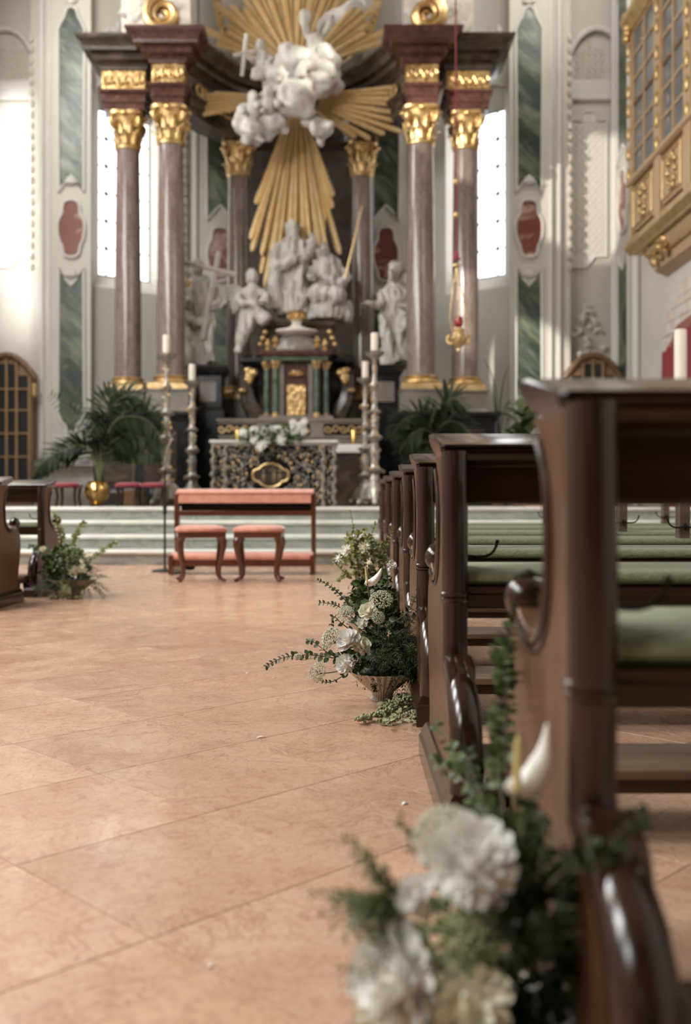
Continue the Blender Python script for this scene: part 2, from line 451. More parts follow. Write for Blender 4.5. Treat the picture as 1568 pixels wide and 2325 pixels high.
# marble slabs laid diagonally, one object each where the camera can see them
HD = 0.3083
tile_g = G(); t = HD - 0.0013
tile_g.add([(t*0.997,0,0),(0,t*0.997,0),(-t*0.997,0,0),(0,-t*0.997,0),(t,0,-0.0012),(0,t,-0.0012),(-t,0,-0.0012),(0,-t,-0.0012),(t,0,-0.02),(0,t,-0.02),(-t,0,-0.02),(0,-t,-0.02)],
           [(0,1,2,3),(0,4,5,1),(1,5,6,2),(2,6,7,3),(3,7,4,0),(4,8,9,5),(5,9,10,6),(6,10,11,7),(7,11,8,4)])
tile_me = tile_g.mesh('floor_slab', M['tile'], smooth=False)
rest = G(); ntile = 0
for j in range(-30, 31):
    for i in range(-25, 21):
        if (i + j) % 2 == 0: continue
        x, y = 0.0124 + HD*i, 1.840 + HD*j
        if not (WL + 0.3 < x < WR - 0.3 and -7.7 < y < 10.62): continue
        if y > 0.7 and abs(x) < 0.344*y + 0.42 and ntile < 298:
            o = link('floor_slab', tile_me, floor, (x, y, 0)); ntile += 1
        else:
            rest.add([(x+t,y,0),(x,y+t,0),(x-t,y,0),(x,y-t,0)], [(0,1,2,3)])
tag(rest.obj('floor_slab_field', M['tile'], floor), kind='stuff')

# chancel platform and its four steps
words = ['lowest', 'second from the floor', 'third from the floor', 'topmost']
for k in range(NST):
    y0, z1 = STEP_Y + STEP_D*k, STEP_H*(k+1)
    z0 = z1 - STEP_H
    e = empty('marble_step', (0, y0, z0), label=f'long grey marble altar step, {words[k]} of the four', cat='step', group='altar steps')
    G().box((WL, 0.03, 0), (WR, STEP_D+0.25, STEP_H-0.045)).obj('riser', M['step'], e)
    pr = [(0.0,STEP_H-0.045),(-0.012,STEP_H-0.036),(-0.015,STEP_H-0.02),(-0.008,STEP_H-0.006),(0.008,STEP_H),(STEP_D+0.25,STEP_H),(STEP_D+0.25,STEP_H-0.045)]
    G().prism(pr, WL, WR, 'x').obj('tread', M['step_lit'], e, sharp=50)
struct(G().box((WL, STEP_Y+STEP_D*3+0.25, 0), (WR, 22.5, PZ)).obj('floor_chancel', M['grey_marble']))

struct(G().box((WL-0.6, -8.3, CEIL), (WR+0.6, 22.6, CEIL+0.2)).obj('ceiling', M['plaster']))
struct(G().box((WL-0.3, -8.3, 0), (WR+0.3, -8, CEIL)).obj('wall_back_unseen', M['wood']))  # unseen wall, given dark wood to keep bounce light off the pew backs
struct(G().box((WL-0.3, -8, 0), (WL, 19.75, CEIL)).obj('wall_left', M['plaster']))
struct(G().box((WR, -8, 0), (WR+0.3, 19.75, CEIL)).obj('wall_right', M['plaster']))
struct(G().box((AX-2.6, 20.95, 0), (AX+2.6, 21.2, CEIL)).obj('wall_apse', M['plaster']))

def scallop_panel(w, z0, z1, top, bot):
    """outline of a marble panel, half width w, with shaped top / bottom ends"""
    pts = []
    if bot == 'peak':      # the frame cuts up into the panel
        pts += [(-w, z0), (-w*0.55, z0+0.16), (0, z0+0.30), (w*0.55, z0+0.16), (w, z0)]
    elif bot == 'drop':
        pts += [(-w, z0+0.42), (-w*0.72, z0+0.26), (-w*0.45, z0+0.2), (-w*0.25, z0+0.02), (0, z0-0.02), (w*0.25, z0+0.02), (w*0.45, z0+0.2), (w*0.72, z0+0.26), (w, z0+0.42)]
    else: pts += [(-w, z0), (w, z0)]
    if top == 'peak':
        pts += [(w, z1-0.42), (w*0.7, z1-0.27), (w*0.5, z1-0.2), (w*0.35, z1-0.06), (0, z1), (-w*0.35, z1-0.06), (-w*0.5, z1-0.2), (-w*0.7, z1-0.27), (-w, z1-0.42)]
    elif top == 'notch':
        pts += [(w, z1), (w*0.55, z1-0.2), (0, z1-0.34), (-w*0.55, z1-0.2), (-w, z1)]
    else: pts += [(w, z1), (-w, z1)]
    return pts

def cartouche_outline(s):
    pr = [(0.0, 0.62), (0.11, 0.60), (0.18, 0.53), (0.20, 0.42), (0.20, 0.34), (0.24, 0.27), (0.285, 0.17), (0.30, 0.05), (0.295, -0.08), (0.27, -0.22), (0.22, -0.33), (0.20, -0.40), (0.19, -0.48), (0.13, -0.57), (0.0, -0.60)]
    pts = catmull([Vector((a, b, 0)) for a, b in pr], 3)
    right = [(p.x*s, p.y*s) for p in pts]
    return right + [(-x, y) for x, y in reversed(right[1:-1])]

def offset_loop(poly, d):
    n = len(poly); out = []
    for i in range(n):
        a = Vector(poly[i-1]); p = Vector(poly[i]); b = Vector(poly[(i+1) % n])
        t1 = (p-a).normalized() if (p-a).length > 1e-9 else Vector((1,0)); t2 = (b-p).normalized() if (b-p).length > 1e-9 else t1
        m = Vector((t1.y+t2.y, -(t1.x+t2.x)))
        if m.length < 1e-6: m = Vector((t1.y, -t1.x))
        m.normalize()
        out.append((p.x+m.x*d, p.y+m.y*d))
    return out

def inlay(parent, name, poly, place, depth, m, frame=True, fm=None, fr=0.03):
    """a stone panel with its moulded frame; place maps (u, z, out) to world"""
    g = G(); n = len(poly)
    cx = sum(p[0] for p in poly)/n; cz = sum(p[1] for p in poly)/n
    vs = [place(a, b, depth) for a, b in poly] + [place(a, b, -0.03) for a, b in poly] + [place(cx, cz, depth)]
    fs = [(i, (i+1) % n, 2*n) for i in range(n)] + [(i, (i+1) % n, n+(i+1) % n, n+i) for i in range(n)]
    g.add(vs, fs)
    o = g.obj(name, m, parent)
    if frame:
        loop = [place(a, b, depth+0.01) for a, b in offset_loop(poly, fr*0.7)]
        gf = G(); gf.tube(loop + loop[:2], fr, 6, cap=False)
        gf.obj('frame_moulding', fm or M['stucco'], parent)
    return o

def stucco_tuft(g, c, s, seed, right=(1,0,0), out=(0,-1,0)):
    rr = random.Random(seed); right = Vector(right); out = Vector(out)
    for k in range(9):
        a = rr.uniform(0, 2*pi); r = rr.uniform(0.1, 1)*s
        p = Vector(c) + right*cos(a)*r*0.7 + Vector((0,0,1))*sin(a)*r + out*rr.uniform(0, 0.05)
        q = p + right*rr.uniform(-1,1)*s*0.45 + Vector((0,0,1))*rr.uniform(-0.2,0.6)*s + out*0.03
        g.tube(bez(p, p+out*0.05, q+out*0.06, q, 5), [0.02*s*2.2, 0.05*s*1.6, 0.05*s*1.6, 0.04*s*1.4, 0.03*s, 0.01*s], 6)

wn = [0]
def apse_side(sgn):
    side = 'left' if sgn < 0 else 'right'
    U = lambda u: AX + sgn*u
    # ---- window wall, canted
    A = Vector((U(4.08), 19.32)); B = Vector((U(2.42), 20.62)); T = (B-A); LW = T.length; T.normalize()
    Nn = Vector((T.y, -T.x))
    if Nn.y > 0: Nn = -Nn          # towards the nave
    def W(t, z, out=0.0):
        p = A + T*t + Nn*out
        return (p.x, p.y, z)
    def wbox(g, t0, t1, z0, z1, o0, o1):
        vs = [W(t0,z0,o0),W(t1,z0,o0),W(t1,z0,o1),W(t0,z0,o1),W(t0,z1,o0),W(t1,z1,o0),W(t1,z1,o1),W(t0,z1,o1)]
        g.add(vs, [(3,2,1,0),(4,5,6,7),(0,1,5,4),(1,2,6,5),(2,3,7,6),(3,0,4,7)])
    w0, w1, zs, zt = 0.10, 1.36, 5.16, 8.35     # opening, springing
    g = G()
    wbox(g, -0.06, LW+0.1, 0.3, zs-0.32, -0.45, 0)
    wbox(g, -0.06, w0-0.04, zs-0.32, CEIL, -0.45, 0)
    wbox(g, w1+0.16, LW+0.1, zs-0.32, CEIL, -0.45, 0)
    # arch head
    wc, hw = (w0+w1)/2+0.06, (w1-w0)/2+0.1
    arch = [(wc+hw*cos(a), zt+0.62*sin(a)) for a in [pi*k/14 for k in range(15)]]
    for k in range(14):
        (ta, za), (tb, zb) = arch[k], arch[k+1]
        vs = [W(ta,za,0),W(tb,zb,0),W(tb,CEIL,0),W(ta,CEIL,0),W(ta,za,-0.45),W(tb,zb,-0.45),W(tb,CEIL,-0.45),W(ta,CEIL,-0.45)]
        g.add(vs, [(0,1,2,3),(4,7,6,5),(0,4,5,1),(3,2,6,7)])
    wbox(g, w0-0.2, w1+0.3, zs+0.545*6-0.005, CEIL, -0.6, -0.405)
    # sloping sill
    vs = [W(w0-0.04,zs-0.32,0),W(w1+0.16,zs-0.32,0),W(w1+0.16,zs,-0.40),W(w0-0.04,zs,-0.40),W(w0-0.04,zs-0.32,-0.42),W(w1+0.16,zs-0.32,-0.42)]
    g.add(vs, [(0,1,2,3),(0,3,4),(1,5,2),(0,4,5,1),(2,5,4,3)])
    struct(g.obj(f'wall_apse_{side}', M['plaster'], sharp=20))
    # ---- leaded window of rectangular panes in front of the sky
    wn[0] += 1
    win = struct(empty(f'window_{wn[0]}', W((w0+w1)/2, zs, -0.40)))
    inv = Vector(win.location)
    nc, nr = 3, 6
    cw = (w1-w0+0.14)/nc; rh = 0.545
    bars = G()
    for c in range(nc):
        for r in range(nr):
            t0, t1 = w0-0.02+cw*c, w0-0.02+cw*(c+1); z0, z1 = zs+rh*r, zs+rh*(r+1)
            pg = G(); wbox(pg, t0+0.008, t1-0.008, z0+0.008, z1-0.008, -0.41, -0.402)
            pg.v = [tuple(Vector(v)-inv) for v in pg.v]
            pg.obj('pane', M['glow'], win)
    for c in range(nc+1):
        wbox(bars, w0-0.02+cw*c-0.017, w0-0.02+cw*c+0.017, zs, zs+rh*nr, -0.415, -0.39)
    for r in range(nr+1):
        wbox(bars, w0-0.02, w1+0.12, zs+rh*r-0.014, zs+rh*r+0.014, -0.413, -0.385)
    for c in range(1, nc):
        for r in range(1, nr):
            wbox(bars, w0-0.02+cw*c-0.035, w0-0.02+cw*c+0.035, zs+rh*r-0.035, zs+rh*r+0.035, -0.41, -0.375)
    bars.v = [tuple(Vector(v)-inv) for v in bars.v]
    bars.obj('leading', M['lead'], win)
    # ---- pilaster with green marble panels (faces the nave)
    YA = 19.2
    def place(u0, y0):
        return lambda a, z, out: (U(u0) + a, y0 - out, z)
    pil = struct(empty(f'trim_pilaster_{side}', (U(4.39), YA, PZ)))
    pil_inv = Vector(pil.location)
    def fix(objs):
        for ob in objs:
            ob.matrix_parent_inverse = Matrix.Translation(-pil_inv)
    G().box((min(U(4.0), U(4.78)), YA, PZ), (max(U(4.0), U(4.78)), YA+0.6, CEIL)).obj('pilaster_shaft', M['plaster'], pil)
    pc = 4.37
    inlay(pil, 'green_panel', scallop_panel(0.235, 6.62, 10.12, 'peak', 'peak'), place(pc, YA), 0.012, M['green_marble'], fr=0.03)
    inlay(pil, 'green_panel', scallop_panel(0.235, 1.95, 5.12, 'notch', 'drop'), place(pc, YA), 0.012, M['green_marble'], fr=0.03)
    inlay(pil, 'red_cartouche', [(a, b+5.88) for a, b in cartouche_outline(0.93)], place(pc, YA), 0.02, M['cartouche'], fr=0.028)
    tg = G()
    for zz, sd in ((6.75, 1), (4.98, 2), (10.2, 3), (1.9, 4)):
        for k in range(5):
            a = pi*(k+0.5)/5
            tg.tube(bez((U(pc), YA-0.02, zz), (U(pc)+0.05*cos(a), YA-0.07, zz+0.06*sin(a)), (U(pc)+0.12*cos(a), YA-0.07, zz+0.1*sin(a)), (U(pc)+0.13*cos(a), YA-0.02, zz+0.15*sin(a)), 5), [0.03,0.035,0.03,0.025,0.02,0.008], 6)
    tg.obj('stucco_shell', M['stucco'], pil)
    # fluted moulding strips stepping back beside it
    for (ua, ub, yy) in ((4.78, 4.98, 19.29), (4.98, 5.2, 19.38)):
        G().box((min(U(ua),U(ub)), yy, PZ), (max(U(ua),U(ub)), yy+0.5, CEIL)).obj('moulding_strip', M['plaster'], pil)
    G().tube([(U(4.96), 19.28, PZ), (U(4.96), 19.28, CEIL)], 0.045, 8).obj('bead', M['stucco'], pil)
    G().tube([(U(4.79), 19.2, PZ), (U(4.79), 19.2, CEIL)], 0.03, 8).obj('bead', M['stucco'], pil)
    sg = G()
    for k in range(22):
        zc = 5.2 + k*0.21
        sg.ball((U(5.19), 19.37, zc), (0.05, 0.05, 0.085), 8, 6)
    sg.obj('stucco_garland', M['stucco_pink'], pil)
    bb = G(); bb.loft(U(4.6), YA+0.3, 0.62, 0.3, [(0.10,PZ),(0.10,1.0),(0.06,1.06),(0.06,1.3),(0.10,1.36),(0.08,1.42),(0.02,1.47)])
    bb.obj('pilaster_base', M['grey_marble'], pil)
    fix(pil.children)
    # ---- arched niche between pilaster and side wall
    n0, n1 = 5.2, 6.17
    ng = G()
    yb = 19.78
    ng.box((min(U(n0-0.1),U(n1+0.3)), yb, 0.3), (max(U(n0-0.1),U(n1+0.3)), yb+0.25, CEIL))
    uc, hw = (n0+n1)/2+0.12, 0.62
    arc = [(uc+hw*cos(a), 9.0+0.95*sin(a)) for a in [pi*k/16 for k in range(17)]]
    for k in range(16):
        (ua, za), (ub, zb) = arc[k], arc[k+1]
        vs = [(U(ua),19.69,za),(U(ub),19.69,zb),(U(ub),19.69,CEIL),(U(ua),19.69,CEIL),(U(ua),yb,za),(U(ub),yb,zb),(U(ub),yb,CEIL),(U(ua),yb,CEIL)]
        ng.add(vs, [(0,1,2,3),(4,7,6,5),(0,4,5,1),(3,2,6,7)])
    wniche = struct(ng.obj(f'wall_niche_{side}', M['plaster'], sharp=20))
    G().box((min(U(5.16),U(6.2)), 19.70, 8.55), (max(U(5.16),U(6.2)), yb, 8.95)).obj('impost_band', M['stucco'], wniche, bevel=0.03)
    aw = G(); aw.tube([(U(a), 19.68, b) for a, b in arc], 0.06, 8); aw.obj('arch_moulding', M['stucco'], wniche)
    nplace = lambda a, z, out: (U(5.66)+a, yb-out, z)
    po = [(-0.33,5.3),(-0.05,5.3),(0.1,5.5),(0.33,5.5),(0.33,8.15),(0.16,8.15),(0.1,8.33),(-0.1,8.33),(-0.16,8.15),(-0.33,8.15)]
    inlay(wniche, 'painted_panel', po, nplace, 0.015, M['stucco'], fr=0.022)
    lt = G()
    for k in range(17):
        for q in range(5):
            cx, cz = U(5.66)-0.26+q*0.13, 5.62+k*0.155
            lp = [(cx+0.048*cos(2*pi*i/8), yb-0.018, cz+0.06*sin(2*pi*i/8)) for i in range(8)]
            lt.tube(lp+lp[:1], 0.008, 4, cap=False)
    lt.obj('lattice_relief', M['lattice'], wniche)
    lt2 = G()
    for k in range(5):
        for q in range(5):
            if (q-2)**2 + k*k*0.7 > 12: continue
            cx, cz = U(5.66)-0.24+q*0.12, 9.08+k*0.15
            lp = [(cx+0.045*cos(2*pi*i/8), yb-0.01, cz+0.055*sin(2*pi*i/8)) for i in range(8)]
            lt2.tube(lp+lp[:1], 0.008, 4, cap=False)
    lt2.obj('lattice_relief', M['lattice'], wniche)
    # ---- pilaster on the side wall
    xw = U(6.17)
    pw = struct(empty(f'trim_sidewall_{side}', (xw, 18.85, PZ)))
    G().box((min(xw, U(6.09)), 18.2, PZ), (max(xw, U(6.09)), 19.5, CEIL)).obj('pilaster_shaft', M['plaster'], pw)
    pl2 = lambda a, z, out: (U(6.09) - sgn*out, 18.85 + a, z)
    inlay(pw, 'green_panel', scallop_panel(0.36, 7.1, 10.6, 'peak', 'peak'), pl2, 0.012, M['green_marble'])
    inlay(pw, 'green_panel', scallop_panel(0.36, 2.0, 5.35, 'notch', 'drop'), pl2, 0.012, M['green_marble'])
    inlay(pw, 'red_cartouche', [(a*1.2, b+6.3) for a, b in cartouche_outline(1.0)], pl2, 0.02, M['cartouche'])
    for ch in pw.children: ch.matrix_parent_inverse = Matrix.Translation(-Vector(pw.location))
    for yy in (18.1, 19.55):
        struct(G().tube([(U(6.1), yy, PZ), (U(6.1), yy, CEIL)], 0.07, 8).obj(f'trim_bead_{side}', M['stucco']))
    # ---- pilaster behind the altar columns
    pb = struct(empty(f'trim_altar_pilaster_{side}', (U(1.8), 20.55, PZ)))
    G().box((min(U(1.22),U(2.3)), 20.55, PZ), (max(U(1.22),U(2.3)), 21.0, CEIL)).obj('pilaster_shaft', M['plaster'], pb)
    pl3 = lambda a, z, out: (U(1.69)+a, 20.55-out, z)
    inlay(pb, 'green_panel', scallop_panel(0.265, 6.45, 9.9, 'peak', 'peak'), pl3, 0.012, M['green_marble'])
    inlay(pb, 'green_panel', scallop_panel(0.265, 1.7, 4.95, 'notch', 'flat'), pl3, 0.012, M['green_marble'])
    inlay(pb, 'red_cartouche', [(a, b+5.72) for a, b in cartouche_outline(0.95)], pl3, 0.02, M['cartouche'])
    sg = G()
    for k in range(26):
        sg.ball((U(2.42), 20.52, 3.2 + k*0.2), (0.05, 0.06, 0.085), 8, 6)
    sg.obj('stucco_garland', M['stucco_pink'], pb)
    G().tube([(U(2.2), 20.53, PZ), (U(2.2), 20.53, CEIL)], 0.05, 8).obj('bead', M['stucco'], pb)
    for ch in pb.children: ch.matrix_parent_inverse = Matrix.Translation(-Vector(pb.location))
    # stucco relief swags high on the window wall
    sr = G()
    for k in range(5):
        stucco_tuft(sr, W(0.25+k*0.3, 9.55 + 0.25*sin(k*1.3), 0.02), 0.26, k*5+int(sgn)+3, right=(T.x, T.y, 0), out=(Nn.x, Nn.y, 0))
    wo = bpy.data.objects[f'wall_apse_{side}']
    sr.obj('stucco_relief', M['stucco'], wo)

apse_side(-1)
apse_side(1)
# dark field of the retable behind the lower rays
struct(G().box((AX-1.3, 20.45, PZ), (AX+1.3, 20.95, 8.3)).obj('trim_retable_field', M['grey_marble']))
# ================================================================== pews
def pew_proto():
    e = empty('church_pew', label='proto', cat='pew', group='dark wooden church pews')
    TH = 0.047; X0 = 0.010
    front = [(0.20,0.775),(0.15,0.755),(0.112,0.72),(0.096,0.68),(0.092,0.63),(0.098,0.585),(0.115,0.545),(0.145,0.515),(0.19,0.496),(0.24,0.492),(0.285,0.50),(0.312,0.512),
             (0.335,0.505),(0.352,0.487),(0.356,0.472),(0.368,0.462),(0.386,0.445),(0.398,0.415),(0.402,0.375),(0.394,0.32),(0.374,0.25),(0.352,0.18),(0.342,0.125),(0.35,0.10),(0.362,0.085)]
    rear = [(-0.03,0.775),(-0.036,0.70),(-0.036,0.60),(-0.034,0.50),(-0.03,0.40),(-0.03,0.34),(-0.045,0.310),(-0.10,0.298),(-0.165,0.274),(-0.218,0.228),(-0.240,0.16),(-0.244,0.085)]
    fp = [(p.x,p.y) for p in catmull([Vector((a,b,0)) for a,b in front], 2)]
    rp = [(p.x,p.y) for p in catmull([Vector((a,b,0)) for a,b in rear], 2)]
    out = fp + list(reversed(rp))
    def end_panel(x0, flip):
        g = G().prism(out, x0, x0+TH, 'x')
        o = g.obj('end_panel', M['wood_lit'], e, bevel=0.009, seg=2)
        # rounded stile along the rear edge, swelling into the scrolled foot
        n = len(rp)
        xs = x0 + TH/2
        stile = [Vector((xs, y-0.004, z)) for y, z in rp]
        rad = [0.029 if z > 0.31 else 0.029 + 0.006*min(1, (0.31-z)/0.06) for y, z in rp]
        G().tube(stile, rad, 14, flat=1.0, up=(0,1,0)).obj('rear_stile', M['wood'], o, sharp=60)
        # collars on the stile
        cg = G()
        for zc, rr in ((0.462, 0.0325), (0.452, 0.0315)):
            cg.lathe([(rr*0.9,-0.006),(rr,-0.003),(rr,0.003),(rr*0.9,0.006)], (xs, -0.037, zc), 14)
        cg.obj('stile_collar', M['wood'], o)
        # leaf carved over the knee of the foot
        lg = G()
        for k, dx in ((0,-0.024),(1,0.0),(2,0.024)):
            p = bez((xs+dx*0.6, -0.075, 0.330), (xs+dx*0.75, -0.11, 0.338), (xs+dx*0.9, -0.165, 0.318), (xs+dx*0.85, -0.20, 0.270), 8)
            lg.tube(p, [0.008,0.012,0.014,0.014,0.013,0.011,0.008,0.005,0.002], 8, flat=0.6)
        lg.obj('knee_leaf', M['wood'], o)
        # bead following the scoop of the arm, on the aisle face
        xb = x0 - 0.002 if not flip else x0 + TH + 0.002
        sc_ = [Vector((xb, a+0.006*0-0.016, b-0.014)) for a, b in fp[2:22]]
        G().tube(sc_, 0.0065, 6).obj('arm_bead', M['wood'], o)
        sc2 = [Vector((xb, a-0.030, b-0.026)) for a, b in fp[3:21]]
        G().tube(sc2, 0.0035, 6).obj('arm_bead', M['wood'], o)
        # carved scroll of the arm
        sg = G()
        sg.lathe([(0.001,-0.037),(0.012,-0.036),(0.023,-0.030),(0.031,-0.019),(0.034,0),(0.031,0.019),(0.023,0.030),(0.012,0.036),(0.001,0.037)], (0,0,0), 16)
        sg.v = [(x0+TH/2+v[2]*0.95, 0.345+v[0]*1.0, 0.522+v[1]*1.0) for v in sg.v]
        for k in range(5):
            a = -0.6 + k*0.55
            sg.tube([(x0, 0.345+0.027*cos(a), 0.522+0.027*sin(a)), (x0+TH/2, 0.345+0.036*cos(a), 0.522+0.036*sin(a)), (x0+TH, 0.345+0.027*cos(a), 0.522+0.027*sin(a))], [0.004,0.008,0.004], 6)
        sg.obj('arm_scroll', M['wood'], o)
        # moulded plinth
        pg = G().loft(x0+TH/2, 0.052, TH/2+0.012, 0.335, [(0.012,0),(0.012,0.052),(0.006,0.06),(0.008,0.066),(0.0,0.078),(-0.006,0.088)])
        pg.obj('plinth', M['wood'], o)
        return o
    LEN = 2.75
    end_panel(X0, False)
    end_panel(LEN-0.08, True)
    # sloping book ledge with moulded edges and clipped ends
    top = [(-0.002,0.789),(0.0,0.794),(0.012,0.797),(0.20,0.832),(0.215,0.830),(0.222,0.818),(0.21,0.80),(0.16,0.782),(0.10,0.766),(0.055,0.748),(0.035,0.741),(0.018,0.744),(0.006,0.755),(-0.006,0.759),(-0.008,0.771),(0.004,0.775),(0.010,0.779),(0.008,0.785)]
    g = G()
    rs = []
    for x, k in ((-0.004,0.90),(0.006,1.0),(LEN-0.006,1.0),(LEN+0.004,0.90)):
        cy, cz = 0.12, 0.79
        rs.append([(x + (0.018*(1-(b-0.75)/0.08) if x < 0.1 else -0.018*(1-(b-0.75)/0.08)), cy+(a-cy)*(0.5+0.5*k), cz+(b-cz)*k) for a, b in top])
    g.rings(rs)
    g.obj('book_ledge', M['wood_h'], e, sharp=28)
    G().prism([(0.03,0.752),(0.055,0.757),(0.055,0.662),(0.03,0.662)], X0+0.03, LEN-0.04, 'x').obj('back_rail', M['wood_h'], e, bevel=0.004)
    # seat
    sy0, sy1 = -0.03, 0.33
    G().box((X0+TH*0.6, sy0, 0.458), (LEN-0.04, sy1, 0.484)).obj('seat_board', M['wood_h'], e, bevel=0.008)
    G().box((X0+TH*0.6, sy0+0.03, 0.425), (LEN-0.04, sy0+0.055, 0.46)).obj('seat_rail', M['wood_h'], e, bevel=0.004)
    cg = G()
    pr = [(sy0+0.004,0.484),(sy0-0.002,0.495),(sy0+0.004,0.507),(sy0+0.03,0.513),(0.15,0.515),(sy1-0.03,0.513),(sy1-0.004,0.506),(sy1,0.495),(sy1-0.006,0.484)]
    cg.prism(pr, X0+TH+0.008, LEN-0.085, 'x')
    cg.obj('seat_cushion', M['cushion'], e, sharp=60)
    G().tube([(X0+TH+0.012, sy0-0.001, 0.486), (LEN-0.09, sy0-0.001, 0.486)], 0.003, 6).obj('cushion_piping', M['leaf_dark'], e)
    # middle supports
    for xm in (1.17, 2.0):
        so = G().prism([(-0.005,0.77),(0.04,0.77),(0.05,0.45),(0.30,0.45),(0.30,0.40),(0.12,0.30),(0.10,0.0),(0.02,0.0),(-0.005,0.3)], xm, xm+0.05, 'x').obj('support_post', M['wood_grey'], e, bevel=0.006)
        hk(e, xm+0.025, -0.012, 0.562, True)
    hk(e, X0+TH, 0.02, 0.545, False)
    # kneeling board for the row behind
    G().box((X0+TH+0.01, -0.315, 0.128), (LEN-0.08, -0.11, 0.152)).obj('kneeler_board', M['wood_grey'], e, bevel=0.006)
    G().box((X0+TH+0.01, -0.30, 0.098), (LEN-0.08, -0.285, 0.128)).obj('kneeler_rail', M['wood_h'], e, bevel=0.003)
    for xm in (0.12, 1.2, LEN-0.17):
        G().prism([(-0.29,0),(-0.25,0),(-0.24,0.09),(-0.10,0.09),(-0.06,0.0),(0.0,0.0),(-0.03,0.128),(-0.29,0.128)], xm, xm+0.03, 'x').obj('kneeler_bracket', M['wood_h'], e)
    return e

def hk(e, x, y, z, double):
    """forged coat hook"""
    g = G()
    for s in ((1, -1) if double else (1,)):
        p = bez((x, y, z), (x+s*0.045, y-0.005, z-0.008), (x+s*0.072, y-0.01, z-0.008), (x+s*0.078, y-0.012, z+0.035), 8)
        g.tube(p, [0.0042]*4+[0.0036]*4+[0.0052], 6)
    g.ball((x, y-0.002, z), (0.007, 0.006, 0.018), 8, 6)
    g.obj('coat_hook', M['iron'], e)

proto = pew_proto()
rowp = [(0.2405,1.157),(0.207,2.25),(0.2235,3.26),(0.238,4.25),(0.2390,5.20),(0.240,6.15),(0.240,7.10)]
plab = ['nearest dark wooden pew at the right, tall in the foreground beside the near flowers',
        'second dark wooden pew of the right row, its end facing the big flower bowl',
        'third dark wooden pew of the right row, beside the flower bowl on the floor',
        'fourth dark wooden pew of the right row counted from the camera',
        'fifth dark wooden pew of the right row counted from the camera',
        'sixth dark wooden pew of the right row, last but one before the steps',
        'front pew of the right row, nearest the altar steps']
for k, (x, y) in enumerate(rowp):
    o = proto if k == 0 else copy_tree(proto)
    o.location = (x, y, 0); o['label'] = plab[k]
for y, lb in ((6.33, 'nearer of the two dark wooden pews at the left edge'), (7.30, 'farther left pew with a flower bowl at its foot')):
    o = copy_tree(proto)
    o.location = (-2.165, y, 0); o.scale = (-1, 1, 1); o['label'] = lb
# ================================================================== high altar
def U(u, s=1): return AX + s*u
DM, DO, DI = 17.5, 17.75, 19.2          # depth of middle, outer and inner columns
UM, UO, UI = 2.176, 2.978, 1.185
ZB0, ZB1, ZC0, ZC1 = 2.60, 2.86, 6.85, 7.50     # base, shaft, capital heights

def leaf_mesh():
    """curling acanthus leaf, root at origin, growing +z, bending outwards +x"""
    g = G(); rs = []
    for i in range(7):
        t = i/6
        x = 0.02 + 0.10*t**3 + 0.02*t; z = 0.26*t - 0.05*max(0, t-0.8)/0.2
        wd = 0.075*(1-0.55*t**2.2)*(1+0.16*cos(i*pi))
        th = 0.022*(1-0.5*t)
        rs.append([(x, -wd, z), (x+th, -wd*0.45, z), (x+th*1.7, 0, z), (x+th, wd*0.45, z), (x, wd, z), (x-0.012, 0, z)])
    g.rings(rs)
    return g.mesh('acanthus_leaf', M['gold'], sharp=0)
LEAF = leaf_mesh()
def volute_mesh():
    g = G(); path = []; rad = []
    for i in range(19):
        a = i/18*3.4*pi; r = 0.095*(1-0.78*i/18)
        path.append((0.0 + r*cos(a+pi*0.9), 0, r*sin(a+pi*0.9))); rad.append(0.034*(1-0.4*i/18))
    g.tube(path, rad, 7, flat=1.4, up=(0,1,0))
    g.ball((0, 0, 0), (0.035, 0.06, 0.035), 8, 6)
    return g.mesh('volute', M['gold'], sharp=0)
VOL = volute_mesh()

def capital(parent, r):
    h = ZC1-ZC0
    cp = G().lathe([(r,0),(r*1.12,0.02),(r*1.12,0.05),(r*1.0,0.07),(r*1.02,0.3),(r*1.16,0.48),(r*1.4,0.56),(r*1.42,0.58)], (0,0,0), 20).obj('capital', M['gold'], parent, loc=(0,0,ZC0))
    k = r/0.22
    for i in range(8):
        a = 2*pi*i/8
        link('acanthus_leaf', LEAF, cp, (r*0.93*cos(a), r*0.93*sin(a), 0.06), (0,0,a), (k,k,1.0))
        a += pi/8
        link('acanthus_leaf', LEAF, cp, (r*0.98*cos(a), r*0.98*sin(a), 0.24), (0,0,a), (k,k,1.05))
    for i in range(4):
        a = pi/4 + i*pi/2
        link('volute', VOL, cp, (r*1.45*cos(a), r*1.45*sin(a), 0.47), (0,0,a), (k,k,1.1))
    ab = []
    for j in range(32):
        a = 2*pi*j/32; q = (a % (pi/2)) - pi/4
        rr = r*(1.42 + 0.42*abs(q)/(pi/4)*0 + 0.40*(abs(cos(2*a-pi/2))**2.2))
        ab.append((rr*cos(a), rr*sin(a)))
    G().prism(ab, 0.575, h, 'z').obj('abacus', M['gold'], cp, bevel=0.015)
    for i in range(4):
        a = i*pi/2
        G().ball((r*1.42*cos(a), r*1.42*sin(a), 0.58), (0.07, 0.07, 0.055), 8, 6).obj('fleuron', M['gold'], cp)
    return cp

